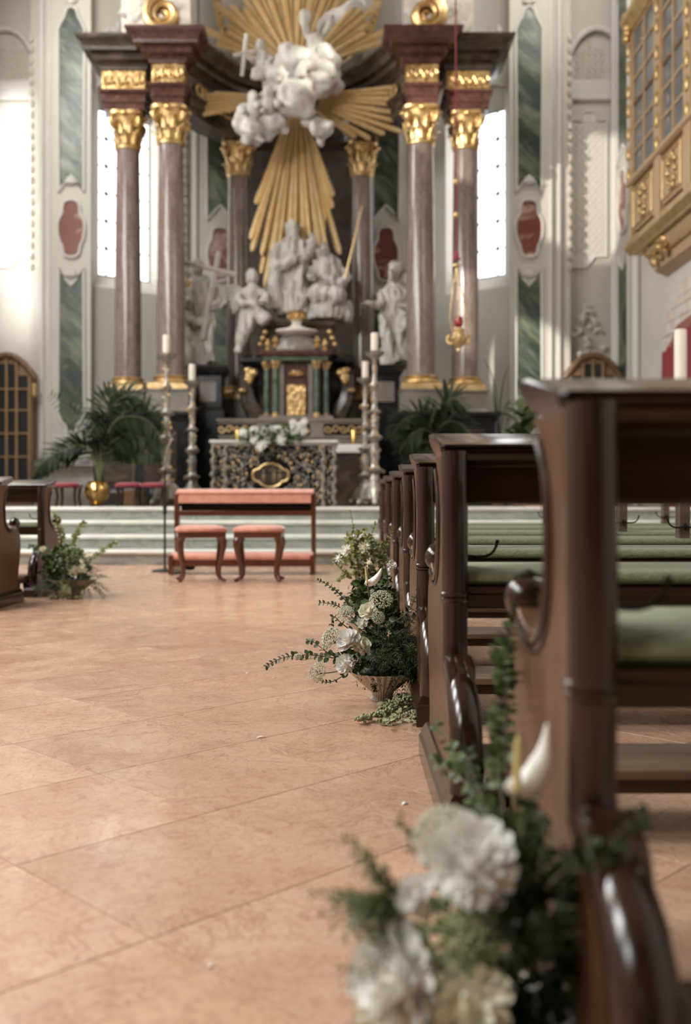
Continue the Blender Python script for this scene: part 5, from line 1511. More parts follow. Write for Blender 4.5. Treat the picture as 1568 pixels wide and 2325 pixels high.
# ---- scraps of petal on the floor
for i, (px, py, w, rz) in enumerate(((593,1675,0.009,0.3),(918,1826,0.007,1.0),(622,1540,0.006,0.2),(560,1530,0.006,2.0),(480,2195,0.004,0.7))):
    d = F*HC/(py-HY); p = at(px, py, d)
    g = G(); g.rings([[( -w*1.4,-w*0.3,0.001),(-w*1.4,w*0.3,0.001)],[(0,-w*0.6,0.005),(0,w*0.6,0.004)],[(w*1.5,-w*0.2,0.001),(w*1.5,w*0.25,0.002)]], cap=False, closed=False)
    o = g.obj('fallen_petal', M['paper'], None); o.location = (p.x, p.y, 0.0005); o.rotation_euler = (0,0,rz)
    s_ = o.modifiers.new('t', 'SOLIDIFY'); s_.thickness = 0.0006
    tag(o, ['white petal scrap lying in the middle of the aisle floor', 'white petal scrap on the floor near the foreground flowers', 'tiny white petal scrap left of the flower bowl', 'tiny white petal scrap on the floor behind the spray tip', 'pale petal scrap on the nearest floor slabs'][i], 'petal', 'petals on the floor')
# ================================================================== plants and flowers
def leaf_geo(kind):
    g = G()
    if kind == 'oval':   prof = [(0,0.02),(0.2,0.26),(0.45,0.36),(0.7,0.30),(0.9,0.13),(1.0,0.0)]
    elif kind == 'round': prof = [(0,0.05),(0.18,0.36),(0.45,0.48),(0.75,0.38),(0.93,0.16),(1.0,0.0)]
    elif kind == 'petal': prof = [(0,0.07),(0.3,0.13),(0.6,0.19),(0.85,0.19),(0.96,0.10),(1.0,0.02)]
    elif kind == 'cup':  prof = [(0,0.16),(0.25,0.34),(0.55,0.46),(0.82,0.42),(0.95,0.24),(1.0,0.06)]
    else:                prof = [(0,0.02),(0.25,0.08),(0.5,0.095),(0.8,0.06),(1.0,0.0)]
    vs = []; fs = []
    for i, (y, w) in enumerate(prof):
        z = (-0.22*y*y + 0.08*y) if kind not in ('petal','cup') else (0.34*y**2.5)
        up = 0.10*w if kind not in ('petal','cup') else 0.5*w
        vs += [(-w, y, z+up), (0, y, z), (w, y, z+up)]
    for i in range(len(prof)-1):
        a = i*3
        fs += [(a,a+1,a+4,a+3), (a+1,a+2,a+5,a+4)]
    return vs, fs
LG_ = {k: leaf_geo(k) for k in ('oval','round','petal','slim','cup')}
_lm = {}
def leaf_me(kind, m):
    key = (kind, m.name)
    if key not in _lm:
        me = bpy.data.meshes.new('leaf'); vs, fs = LG_[kind]
        me.from_pydata(vs, [], fs); me.polygons.foreach_set('use_smooth', [True]*len(fs)); me.materials.append(m); _lm[key] = me
    return _lm[key]
def frame(d, n):
    d = Vector(d).normalized(); n = Vector(n); n = n - d*n.dot(d)
    if n.length < 1e-5: n = d.orthogonal()
    n.normalize(); x = d.cross(n)
    return Matrix((x, d, n)).transposed()
def put_leaf(g, p, d, n, s, kind='oval'):
    Mx = frame(d, n); vs, fs = LG_[kind]
    g.add([Vector(p) + Mx @ (Vector(v)*s) for v in vs], fs)
def obj_leaf(parent, name, p, d, n, s, kind, m):
    o = link(name, leaf_me(kind, m), parent)
    o.matrix_local = Matrix.Translation(Vector(p)) @ frame(d, n).to_4x4() @ Matrix.Scale(s, 4)
    return o

class Arr:
    def __init__(s, name, base, label, cat='flower arrangement', group='aisle flower arrangements'):
        s.e = empty(name, base, label=label, cat=cat, group=group); s.b = Vector(base); s.r = random.Random(hash(label) % 1000 if False else len(label)*7)
    def P(s, px, py, d): return at(px, py, d) - s.b
    def sprig(s, pts, n, size, m, kind='oval', name='leafy_sprig', stem=0.0022, single=True, pairs=True, spread=0.9, tip=0.5, up=(0,-0.4,1)):
        path = catmull(pts, 6)
        g = G().tube(path, [stem*(1-0.6*i/(len(path)-1)) for i in range(len(path))], 5)
        o = g.obj(name, M['stem_brown'], s.e)
        lg = G(); N = len(path)
        for i in range(n):
            t = 0.12 + 0.88*(i+0.5)/n
            k = t*(N-1); a = int(k); f = k-a
            p = path[a].lerp(path[min(a+1,N-1)], f); tg = (path[min(a+1,N-1)]-path[max(a-1,0)]).normalized()
            sd = tg.cross(Vector((0,-1,0.3))).normalized() if True else None
            for q in ((1,-1) if pairs else ((1,) if i % 2 else (-1,))):
                ph = s.r.uniform(-0.7,0.7)
                side = (sd*cos(ph) + tg.cross(sd)*sin(ph))*q
                d = (side*spread + tg*0.55 + Vector((s.r.uniform(-.25,.25), s.r.uniform(-.25,.25), s.r.uniform(-.25,.2))))
                nn = Vector(up) + Vector((s.r.uniform(-.6,.6), s.r.uniform(-.6,.3), s.r.uniform(-.3,.3)))
                sz = size*(1-tip*t)*s.r.uniform(0.8,1.15)
                if single: obj_leaf(o, 'leaf', p, d, nn, sz, kind, m)
                else: put_leaf(lg, p, d, nn, sz, kind)
        if not single: tag(lg.obj('leaves', m, o, sharp=0), kind='stuff')
        return o
    def bush(s, c, rad, n, size, m, kind='oval', name='foliage', outward=0.8):
        g = G(); c = Vector(c)
        for i in range(n):
            v = Vector((s.r.gauss(0,1), s.r.gauss(0,1), s.r.gauss(0,1))).normalized()
            rr = s.r.uniform(0.35, 1.0)**0.6
            p = c + Vector((v.x*rad[0], v.y*rad[1], v.z*rad[2]))*rr
            d = v*outward + Vector((s.r.uniform(-.7,.7), s.r.uniform(-.7,.7), s.r.uniform(-.6,.7)))
            put_leaf(g, p, d, Vector((s.r.uniform(-.7,.7), s.r.uniform(-1,.3), s.r.uniform(0,1))), size*s.r.uniform(0.6,1.2), kind)
        return tag(g.obj(name, m, s.e, sharp=0), kind='stuff')
    def fern(s, c, rad, n, ln, m, name='feathery_fern', droop=0.25, th=0.0016, dirs=None):
        g = G(); c = Vector(c)
        for i in range(n):
            v = Vector((s.r.gauss(0,1), s.r.gauss(0,1)-0.3, s.r.gauss(0,0.7))).normalized()
            if dirs is not None: v = (Vector(dirs) + v*0.45).normalized()
            p = c + Vector((v.x*rad[0], v.y*rad[1], v.z*rad[2]))*s.r.uniform(0.2,0.9)
            L = ln*s.r.uniform(0.7,1.2)
            q = p + v*L*0.5; e = p + v*L + Vector((0,0,-droop*L))
            path = bez(p, q, q, e, 6)
            for j in range(1, 7):
                tg = (path[j]-path[j-1]).normalized(); sd = tg.orthogonal().normalized()
                for h in range(3):
                    a = h*2.1+j+i
                    dd = (sd*cos(a)+tg.cross(sd)*sin(a))*0.8+tg*0.9
                    put_leaf(g, path[j], dd, (s.r.uniform(-.5,.5),-0.5,0.8), L*0.24*(1-0.08*j), 'slim')
        return tag(g.obj(name, m, s.e, sharp=0), kind='stuff')
    def umbel(s, c, r, nrm, m=None, seed=0, stalk=None, name='lace_umbel'):
        c = Vector(c); nrm = Vector(nrm).normalized(); q = nrm.to_track_quat('Z','Y').to_matrix()
        g = G(); n = 60
        for i in range(n):
            t = (i+0.5)/n; th = t**0.55*1.45; a = i*2.39996
            p = q @ Vector((r*sin(th)*cos(a), r*sin(th)*sin(a), r*0.75*cos(th)))
            rr = r*0.155
            for k in range(7):
                w = Vector((s.r.uniform(-1,1), s.r.uniform(-1,1), s.r.uniform(-1,1)))*rr*0.7
                g.ball(c+p+w, rr*0.38, 5, 4)
        o = g.obj(name, m or M['lace'], s.e, sharp=0); o['kind'] = 'stuff'
        st = G()
        for i in range(12):
            a = i*2.39996; th = 1.2*(i/12)**0.5
            st.tube([c - nrm*r*0.55, c + q @ Vector((r*0.8*sin(th)*cos(a), r*0.8*sin(th)*sin(a), r*0.55*cos(th)))], r*0.025, 4)
        if stalk is not None: st.tube(bez(c-nrm*r*0.55, c-nrm*r*1.6, Vector(stalk)+Vector((0,0,r)), stalk, 6), r*0.06, 5)
        st.obj('umbel_rays', M['stem'], o)
        return o
    def dahlia(s, c, r, nrm, m, rows=(6,9,12,13), name='white_bloom', single=True, kind=None):
        kind = kind or ('cup' if ('rose' in name or 'bud' in name) else 'petal')
        c = Vector(c); nrm = Vector(nrm).normalized(); q = nrm.to_track_quat('Z','Y').to_matrix()
        core = G().ball(c, (r*0.52, r*0.52, r*0.46), 12, 8, rot=q).obj(name, m, s.e)
        g = G(); K = len(rows)
        for k, n in enumerate(rows):
            f = (k+0.5)/K
            for i in range(n):
                a = 2*pi*(i+0.5*(k % 2))/n + s.r.uniform(-.12,.12)
                el = (1-f)*1.5 - 0.40 + s.r.uniform(-.2,.2)
                d = q @ Vector((cos(a)*cos(el), sin(a)*cos(el), sin(el)))
                nn = q @ Vector((-cos(a)*sin(el), -sin(a)*sin(el), cos(el)))
                p = c + d*r*0.36
                L = r*(0.74 - 0.10*(1-f))*s.r.uniform(0.85,1.15)
                if single: obj_leaf(core, 'petal', p, d, nn, L, kind, m)
                else: put_leaf(g, p, d, nn, L, kind)
        if not single: tag(g.obj('petals', m, core, sharp=0), kind='stuff')
        return core
    def anthurium(s, pts, widths, spad, foot):
        """boat-shaped white spathe bowed along pts, with spadix and stalk"""
        path = catmull(pts, 5); n = len(path); rs = []
        for i, p in enumerate(path):
            t = (path[min(i+1,n-1)]-path[max(i-1,0)]).normalized()
            sd = t.cross(Vector((0,-1,0))).normalized()
            k = i/(n-1)*(len(widths)-1); a = int(k); w = widths[a]*(1-(k-a)) + widths[min(a+1,len(widths)-1)]*(k-a)
            row = []
            for j in range(7):
                u = j/3-1
                row.append(p + sd*w*u*0.9 + Vector((0,-1,0))*w*(0.8*(1-u*u)-0.4))
            rs.append(row)
        o = G().rings(rs, cap=False, closed=False).obj('white_spathe', M['spathe'], s.e, sharp=0)
        so = o.modifiers.new('t','SOLIDIFY'); so.thickness = 0.0012
        c = path[max(1, n//6)] + Vector((0,-1,0))*max(widths)*0.5; r = max(widths)*0.26
        G().tube(catmull([c+Vector((0,-0.004,0)), c.lerp(Vector(spad),0.5), spad],4), [r]*6+[r*0.85,r*0.7,r*0.3], 8).obj('spadix', M['spadix'], s.e)
        G().tube(bez(foot, Vector(foot)+Vector((0,0,0.02)), c-Vector((0,0,0.02)), c, 8), r*0.6, 6).obj('flower_stalk', M['stem'], s.e)
    def bowl(s, r, h, z0=0.0, nfl=28):
        prof = [(r*0.36,0),(r*0.38,0.006),(r*0.30,0.016),(r*0.33,h*0.3),(r*0.55,h*0.5),(r*0.82,h*0.78),(r*0.98,h*0.97),(r*1.02,h),(r*0.97,h),(r*0.7,h*0.75),(r*0.3,h*0.5)]
        G().lathe(prof, (0,0,z0), 140, flute=0.04, nfl=nfl).obj('fluted_bowl', M['bowl'], s.e)

# ---------------- arrangement in the bowl beside the third pew (sharp focus)
d0 = 3.37; base = at(868, 1590, d0); base.z = 0.0
A2 = Arr('flower_arrangement', base, 'fluted bowl of white flowers and greenery on the floor beside the third pew')
A2.bowl(0.108, 0.098)
P = lambda px, py, d=3.3: A2.P(px, py, d)
G().ball((0,0,0.10), (0.085,0.085,0.03), 14, 8).obj('floral_foam', M['leaf_dark'], A2.e)
A2.fern(P(880,1470,3.38), (0.075,0.06,0.075), 260, 0.078, M['leaf_dark'])
A2.fern(P(905,1515,3.34), (0.07,0.055,0.035), 110, 0.07, M['leaf_dark'])
A2.fern(P(905,1480,3.3), (0.055,0.045,0.06), 120, 0.07, M['leaf'])
A2.bush(P(870,1420,3.4), (0.075,0.06,0.09), 380, 0.025, M['leaf'], 'oval')
A2.bush(P(850,1350,3.45), (0.075,0.06,0.07), 340, 0.023, M['leaf'], 'round')
A2.bush(P(800,1500,3.28), (0.05,0.04,0.035), 150, 0.024, M['leaf'], 'oval')
A2.sprig([P(830,1510), P(745,1492), P(690,1487), P(640,1494), P(602,1514)], 17, 0.027, M['eucalyptus'], 'oval', stem=0.0024, tip=0.55)
A2.sprig([P(820,1480), P(760,1490), P(715,1460), P(698,1455)], 8, 0.024, M['eucalyptus'], 'round')
A2.sprig([P(835,1420), P(790,1370), P(755,1335), P(720,1316)], 13, 0.020, M['eucalyptus'], 'round', tip=0.6)
A2.sprig([P(830,1430), P(780,1385), P(755,1372), P(724,1368)], 9, 0.020, M['eucalyptus'], 'oval', tip=0.5)
A2.sprig([P(820,1450), P(775,1415), P(757,1400), P(752,1420)], 7, 0.020, M['eucalyptus'], 'oval')
A2.sprig([P(850,1400), P(835,1320), P(850,1270), P(842,1225)], 12, 0.021, M['eucalyptus'], 'round')
A2.sprig([P(870,1400), P(880,1320), P(870,1265), P(880,1225)], 13, 0.021, M['leaf'], 'round')
A2.sprig([P(880,1420), P(925,1390), P(945,1350), P(968,1318)], 14, 0.018, M['leaf'], 'oval', tip=0.3)
A2.sprig([P(900,1440), P(935,1410), P(952,1380), P(960,1350)], 12, 0.017, M['leaf'], 'oval', tip=0.3)
A2.sprig([P(800,1520), P(760,1545), P(735,1548), P(715,1538)], 7, 0.014, M['leaf'], 'oval')
A2.sprig([P(850,1510), P(850,1545), P(848,1560), P(852,1570)], 7, 0.018, M['leaf'], 'oval')
ft = P(850,1520,3.35)
A2.umbel(P(865,1365,3.22), 0.036, (0.05,-0.55,0.8), stalk=P(858,1440,3.32))
A2.umbel(P(785,1395,3.22), 0.027, (-0.3,-0.7,0.6), stalk=P(830,1450,3.3))
A2.umbel(P(754,1452,3.22), 0.038, (-0.75,-0.35,0.55), stalk=P(820,1490,3.3))
A2.umbel(P(722,1527,3.2), 0.030, (-0.5,-0.8,0.3), stalk=P(810,1530,3.3))
A2.umbel(P(676,1493,3.2), 0.014, (-0.3,-0.4,0.8), stalk=P(730,1495,3.25))
A2.umbel(P(858,1402,3.2), 0.020, (0.2,-0.8,0.1), stalk=P(850,1440,3.3))
A2.dahlia(P(784,1507,3.2), 0.031, (-0.35,-0.8,0.35), M['petal'], rows=(8,12,16,18,16))
A2.dahlia(P(790,1455,3.2), 0.036, (-0.4,-0.6,0.6), M['petal'], rows=(7,10,12), name='white_rose')
A2.dahlia(P(818,1466,3.2), 0.030, (0.5,-0.7,0.5), M['petal_cream'], rows=(7,10,12), name='cream_rose')
A2.dahlia(P(836,1388,3.22), 0.028, (-0.2,-0.8,0.5), M['petal_cream'], rows=(7,10,12), name='cream_rose')
A2.dahlia(P(821,1416,3.22), 0.018, (-0.2,-0.9,0.3), M['petal'], rows=(5,7), name='white_bud')
A2.dahlia(P(888,1282,3.4), 0.016, (0.2,-0.9,0.4), M['petal'], rows=(5,7), name='white_bud')
A2.anthurium([P(828,1322,3.2),P(838,1324,3.2),P(850,1318,3.2),P(860,1305,3.2),P(866,1290,3.2)], [0.006,0.013,0.014,0.009,0.001], P(829,1286,3.2), P(840,1370,3.3))

# trailing amaranth lying on the floor
f0 = at(900, 1622, F*HC/(1622-HY)); f0.z = 0
e = empty('amaranth_spray', f0, label='pale green trailing amaranth lying on the floor under the flower bowl', cat='foliage')
def FP(px, py, h=0.008):
    d = F*(HC-h)/(py-HY); p = at(px, py, d); return p - f0
rr = random.Random(12)
def tassel(pts, r, name='tassel'):
    path = catmull(pts, 6); g = G()
    for i, p in enumerate(path):
        for k in range(11):
            g.ball(p + Vector((rr.uniform(-1,1), rr.uniform(-1,1), rr.uniform(-.2,1)))*r*0.75 + Vector((0,0,r*0.2)), r*rr.uniform(0.18,0.36), 5, 4)
    return tag(g.obj(name, M['amaranth'], e, sharp=0), kind='stuff')
tassel([FP(935,1588,0.03), FP(900,1605,0.02), FP(875,1625), FP(845,1632), FP(815,1640)], 0.017)
tassel([FP(915,1585,0.03), FP(895,1600,0.02), FP(875,1612), FP(862,1618)], 0.016)
tassel([FP(955,1612,0.02), FP(920,1628), FP(885,1640), FP(862,1641)], 0.012)
tassel([FP(958,1590,0.03), FP(945,1620,0.02), FP(935,1640)], 0.013)
lg = G()
for i in range(75):
    px, py = rr.uniform(870,964), rr.uniform(1575,1642)
    put_leaf(lg, FP(px,py,rr.uniform(0.006,0.03)), (rr.uniform(-1,1), rr.uniform(-1,1), rr.uniform(-0.2,0.4)), (rr.uniform(-.5,.5),-0.4,1), rr.uniform(0.014,0.026), 'oval')
tag(lg.obj('wilted_leaves', M['amaranth'], e, sharp=0), kind='stuff')
for pts in ([FP(962,1570,0.06), FP(940,1600,0.03), FP(890,1630)], [FP(960,1600,0.04), FP(930,1625,0.01), FP(860,1638)], [FP(965,1580,0.08), FP(952,1610,0.03), FP(940,1640)]):
    G().tube(catmull(pts,5), 0.0025, 5).obj('stalk', M['stem'], e)

# ---------------- arrangement farther along the aisle (behind the bowl)
d3 = 4.75; base = at(842, 1465, d3); base.z = 0
A3 = Arr('flower_arrangement', base, 'pale green bush of leafy sprigs farther up the aisle, behind the bowl of flowers')
P = lambda px, py, d=4.7: A3.P(px, py, d)
A3.bowl(0.12, 0.10)
A3.bush(P(838,1370,4.75), (0.11,0.09,0.16), 420, 0.026, M['leaf'], 'oval')
A3.bush(P(830,1275,4.75), (0.105,0.09,0.11), 460, 0.024, M['leaf_pale_sunlit'], 'round')
A3.bush(P(815,1235,4.7), (0.065,0.06,0.07), 170, 0.022, M['leaf_pale_sunlit'], 'oval')
for k, pts in enumerate(([P(820,1260), P(805,1215), P(800,1185), P(795,1158)], [P(800,1280), P(785,1235), P(790,1205)], [P(840,1260), P(842,1220), P(850,1195), P(853,1185)], [P(800,1280), P(775,1262), P(758,1258)],
             [P(790,1310), P(768,1285), P(755,1270)], [P(860,1260), P(880,1225), P(893,1195)], [P(790,1300), P(772,1310), P(768,1320)])):
    A3.sprig(pts, 9, 0.022, M['leaf_pale_sunlit'], 'oval', tip=0.5)
A3.dahlia(P(785,1250,4.65), 0.026, (-0.4,-0.8,0.4), M['petal'], rows=(8,11,13), single=False)
A3.dahlia(P(826,1243,4.65), 0.026, (0,-0.8,0.5), M['petal_cream'], rows=(8,11,13), single=False)
A3.dahlia(P(768,1268,4.65), 0.020, (-0.4,-0.8,0.4), M['petal'], rows=(5,7), single=False)
A3.dahlia(P(838,1278,4.6), 0.022, (0,-0.8,0.4), M['petal_cream'], rows=(5,7), single=False)

# ---------------- arrangement at the foot of the left pew
d4 = 7.12; base = at(166, 1347, d4); base.z = 0
A4 = Arr('flower_arrangement', base, 'low bowl of green sprigs and cream flowers at the foot of the left pew')
P = lambda px, py, d=7.05: A4.P(px, py, d)
A4.bowl(0.17, 0.12)
A4.bush(P(150,1300,7.1), (0.17,0.12,0.12), 320, 0.04, M['leaf_dark'], 'oval')
A4.bush(P(150,1275,7.05), (0.16,0.10,0.10), 260, 0.036, M['leaf'], 'round')
A4.bush(P(165,1280,6.9), (0.14,0.06,0.09), 150, 0.032, M['leaf'], 'oval')
A4.fern(P(190,1320,7.0), (0.10,0.08,0.06), 60, 0.13, M['leaf'])
A4.fern(P(120,1325,7.0), (0.10,0.08,0.05), 50, 0.12, M['leaf_dark'])
for pts, n in (([P(140,1280), P(140,1225), P(128,1185), P(122,1165)], 13), ([P(160,1270), P(172,1225), P(185,1195), P(192,1185)], 13), ([P(180,1285), P(215,1262), P(240,1245), P(262,1232)], 14),
            ([P(130,1275), P(105,1250), P(85,1245), P(66,1240)], 12), ([P(150,1270), P(145,1225), P(140,1195)], 10), ([P(165,1270), P(165,1230), P(178,1200)], 10)):
    A4.sprig(pts, n, 0.036, M['leaf_pale_sunlit'] if n != 12 else M['eucalyptus'], 'round', tip=0.4, stem=0.004)
for px, py, r in ((192,1272,0.034), (168,1297,0.042), (187,1292,0.034), (203,1262,0.026), (97,1247,0.022)):
    A4.dahlia(P(px,py,6.9), r, (0.1,-0.9,0.4), M['petal_cream'], rows=(8,11,13), single=False, name='cream_bloom')
A4.umbel(P(165,1262,6.95), 0.07, (0,-0.6,0.7), m=M['lace_green'])
tb = G()
for i in range(40):
    t = i/39; p = P(148,1318,6.95).lerp(P(150,1347,6.85), t)
    tb.ball(p + Vector((A4.r.uniform(-.03,.03), A4.r.uniform(-.02,.02), 0)), 0.016, 6, 5)
for i in range(40):
    tb.ball(Vector((A4.r.uniform(-0.10,0.12), -0.22+A4.r.uniform(-.03,.03), 0.012)), 0.012, 6, 5)
tag(tb.obj('amaranth_tassel', M['amaranth'], A4.e), kind='stuff')

# ---------------- foreground arrangement leaning on the nearest pew
base = Vector((0.145, 1.12, 0.0))
A1 = Arr('flower_arrangement', base, 'blurred foreground arrangement of large white flowers leaning against the nearest pew')
P = lambda px, py, d=1.06: A1.P(px, py, d)
A1.bowl(0.105, 0.10)
G().tube([(0,0,0.09),(0.0,0.0,0.16)], [0.07,0.03], 10).obj('floral_foam', M['leaf_dark'], A1.e)
A1.bush(P(1190,2150,1.12), (0.055,0.05,0.10), 330, 0.021, M['leaf_dark'], 'oval')
A1.bush(P(1150,1960,1.14), (0.045,0.04,0.06), 170, 0.018, M['leaf_dark'], 'oval')
A1.bush(P(1150,1880,1.16), (0.04,0.035,0.035), 110, 0.016, M['leaf'], 'oval')
A1.bush(P(1230,2040,1.08), (0.04,0.035,0.05), 130, 0.018, M['leaf_dark'], 'oval')
A1.bush(P(1080,2150,1.14), (0.07,0.03,0.08), 150, 0.02, M['leaf_dark'], 'oval')
A1.fern(P(1180,2080,1.08), (0.05,0.04,0.07), 90, 0.05, M['leaf_dark'])
A1.fern(P(930,2070,1.08), (0.012,0.02,0.015), 22, 0.082, M['leaf'], name='needle_spray', dirs=(-0.8,-0.1,0.35), droop=0.05)
A1.fern(P(940,2110,1.08), (0.012,0.02,0.015), 16, 0.072, M['leaf'], name='needle_spray', dirs=(-0.75,-0.1,-0.05), droop=0.05)
A1.dahlia(P(1066,1955,1.06), 0.046, (-0.15,-0.75,0.55), M['petal'], rows=(8,12,16,18,16))
A1.dahlia(P(1085,2010,1.06), 0.022, (0.1,-0.8,-0.2), M['petal'], rows=(5,8,9))
A1.dahlia(P(905,2222,1.05), 0.050, (-0.75,-0.5,0.25), M['petal'], rows=(8,12,16,18,16), name='cream_bloom')
A1.dahlia(P(895,2300,1.05), 0.042, (-0.6,-0.6,-0.1), M['petal_cream'], rows=(7,10,12), name='cream_bloom')
A1.dahlia(P(1062,2275,1.04), 0.043, (0.1,-0.9,0.35), M['petal_cream'], rows=(8,12,15,15), name='cream_bloom')
A1.dahlia(P(1128,2255,1.05), 0.017, (0.5,-0.8,0.3), M['petal'], rows=(5,8), name='white_bud')
A1.dahlia(P(942,2032,1.07), 0.018, (-0.2,-0.8,0.5), M['petal'], rows=(5,8,8), name='white_bud')
A1.dahlia(P(905,2070,1.08), 0.013, (-0.3,-0.8,0.3), M['petal'], rows=(5,7), name='white_bud')
A1.umbel(P(1008,1900,1.09), 0.033, (-0.45,-0.35,0.8), stalk=P(1080,2050,1.1))
A1.umbel(P(1010,2120,1.07), 0.036, (-0.25,-0.8,0.4), m=M['lace_green'], stalk=P(1080,2200,1.1))
A1.umbel(P(1070,2130,1.06), 0.033, (0.15,-0.85,0.3), m=M['lace_green'], stalk=P(1100,2220,1.1))
A1.umbel(P(985,2235,1.05), 0.028, (-0.1,-0.9,0.3), stalk=P(1050,2300,1.1))
A1.umbel(P(818,2100,1.08), 0.014, (-0.4,-0.3,0.8), stalk=P(920,2120,1.1))
A1.anthurium([P(1150,1776,1.12),P(1175,1790,1.12),P(1208,1775,1.12),P(1232,1735,1.12),P(1240,1690,1.12),P(1242,1642,1.12)], [0.005,0.014,0.0175,0.016,0.008,0.001], P(1177,1668,1.11), P(1158,1900,1.14))
A1.sprig([P(1060,2030,1.13), P(960,1960,1.1), P(925,1895,1.1), P(905,1850,1.1)], 6, 0.016, M['leaf'], 'oval', pairs=False)
A1.sprig([P(1120,1900,1.3), P(1060,1760,1.5), P(1020,1690,1.6), P(985,1640,1.7)], 14, 0.026, M['leaf'], 'oval')
A1.sprig([P(1120,1880,1.3), P(1050,1770,1.5), P(1000,1740,1.6), P(985,1720,1.65)], 10, 0.026, M['leaf'], 'oval')
A1.sprig([P(1140,1900,1.25), P(1090,1800,1.4), P(1070,1750,1.5), P(1060,1700,1.55)], 12, 0.024, M['leaf_dark'], 'oval')
A1.sprig([P(1130,1920,1.25), P(1100,1840,1.35), P(1075,1790,1.45)], 12, 0.026, M['leaf_dark'], 'oval')
A1.sprig([P(1150,1880,1.3), P(1135,1780,1.36), P(1130,1700,1.4), P(1132,1620,1.42), P(1150,1540,1.44), P(1135,1480,1.46), P(1165,1420,1.47), P(1192,1362,1.48)], 30, 0.021, M['leaf'], 'oval', tip=0.1, name='ivy_trail')
A1.sprig([P(1160,1800,1.34), P(1145,1700,1.38), P(1150,1600,1.42), P(1140,1520,1.44), P(1158,1460,1.46)], 20, 0.020, M['leaf'], 'oval', tip=0.2, name='ivy_trail')
A1.sprig([P(1240,2020,1.05), P(1310,1950,1.02), P(1360,1940,1.0), P(1425,1870,0.98), P(1462,1852,0.97)], 13, 0.019, M['leaf_dark'], 'oval', tip=0.3)
A1.sprig([P(1230,1980,1.06), P(1300,1930,1.02), P(1350,1925,1.0), P(1385,1960,0.99)], 11, 0.019, M['leaf_dark'], 'oval', tip=0.3)
A1.sprig([P(1180,1900,1.1), P(1200,1850,1.12), P(1210,1810,1.13)], 7, 0.018, M['leaf'], 'oval')
A1.sprig([P(1220,2000,1.06), P(1235,1900,1.08), P(1225,1850,1.1)], 8, 0.018, M['leaf_dark'], 'oval')

# ---------------- white flowers on the silver altar
base = at(620, 1001, 13.9)
AF = Arr('altar_bouquet', base, 'long low bouquet of white flowers and greenery on the silver altar', cat='bouquet', group=None)
P = lambda px, py, d=13.8: AF.P(px, py, d)
G().box((-0.28,-0.07,0.0),(0.28,0.07,0.05)).obj('flower_tray', M['black'], AF.e)
AF.bush(P(620,988,13.75), (0.45,0.14,0.12), 380, 0.07, M['leaf'], 'oval')
AF.bush(P(555,995,13.8), (0.13,0.1,0.12), 90, 0.07, M['leaf_pale_sunlit'], 'slim')
rr = random.Random(31)
for k in range(26):
    px = 556 + k*5.4 + rr.uniform(-5,5); py = 985 - 14*rr.random() - (10 if px > 660 else 0)
    AF.dahlia(P(px, py+rr.uniform(-8,10), 13.68), rr.uniform(0.045,0.06), (rr.uniform(-.4,.4),-0.9,0.4), M['petal'], rows=(7,10,11), single=False)
for px, py, r in ((592,1012,0.075),(638,998,0.07),(575,1000,0.05),(607,1000,0.05),(690,957,0.05)):
    AF.dahlia(P(px,py,13.62), r, (0,-0.9,0.2), M['petal'], rows=(8,11,13), single=False, name='hanging_bloom')
AF.sprig([P(600,985), P(625,965), P(626,945)], 6, 0.05, M['leaf'], 'slim')

# ---------------- palms
def frond(parent, pts, ln, n, m=None, droop=0.4, w=0.15):
    path = catmull(pts, 7); N = len(path)
    o = G().tube(path, [0.012*(1-0.75*i/(N-1)) for i in range(N)], 5).obj('frond', M['stem'], parent)
    g = G(); r = random.Random(n+int(ln*100))
    for i in range(n):
        t = 0.22+0.78*i/n; k = t*(N-1); a = int(k)
        p = path[a].lerp(path[min(a+1,N-1)], k-a); tg = (path[min(a+1,N-1)]-path[max(a-1,0)]).normalized()
        sd = tg.cross(Vector((0,-1,0.35)))
        if sd.length < 0.1: sd = Vector((1,0,0))
        sd.normalize()
        for q in (1,-1):
            L = ln*sin(pi*min(0.97, 0.15+0.8*t))**0.7*r.uniform(0.85,1.1)
            d = (sd*q + tg*0.75 + Vector((0,r.uniform(-.3,.3),-droop*r.uniform(0.6,1.2)))).normalized()
            put_leaf(g, p, d, (0,-0.4,1), L, 'slim')
    tag(g.obj('leaflets', m or M['palm'], o, sharp=0), kind='stuff')
def palm(name, base, label, specs, m=None, cat='palm', group='palms flanking the altar'):
    e = empty(name, base, label=label, cat=cat, group=group)
    for (pp, ln, n, dr) in specs:
        frond(e, [Vector((0,0,0))] + [at(px,py,d)-base for px,py,d in pp], ln, n, m, dr)
    return e
pb = at(225, 1075, 12.9); pb.z = PZ+0.28
palm('potted_palm', pb, 'dark arching palm growing from the brass pot at the left', [
    ([(215,1010,12.9),(180,950,12.9),(112,893,12.8)], 0.22, 20, 0.5),
    ([(232,1000,12.9),(245,930,12.9),(300,895,12.8),(345,930,12.8)], 0.32, 26, 0.6),
    ([(235,1010,12.9),(270,950,12.8),(335,955,12.7),(375,1010,12.7)], 0.34, 26, 0.6),
    ([(228,1000,12.9),(230,930,12.9),(258,893,12.9),(285,900,12.9)], 0.28, 22, 0.5),
    ([(205,1030,12.9),(150,1020,12.8),(100,1045,12.7),(68,1090,12.7)], 0.30, 28, 0.5),
    ([(210,1030,12.9),(175,1010,12.8),(130,1030,12.7)], 0.26, 20, 0.5),
    ([(245,1030,12.9),(300,1010,12.8),(350,1040,12.7)], 0.30, 24, 0.5),
    ([(240,1020,12.9),(290,985,12.8),(330,1000,12.7)], 0.32, 24, 0.5),
    ([(230,1000,12.9),(220,960,12.9),(200,990,12.6)], 0.25, 18, 0.6)])
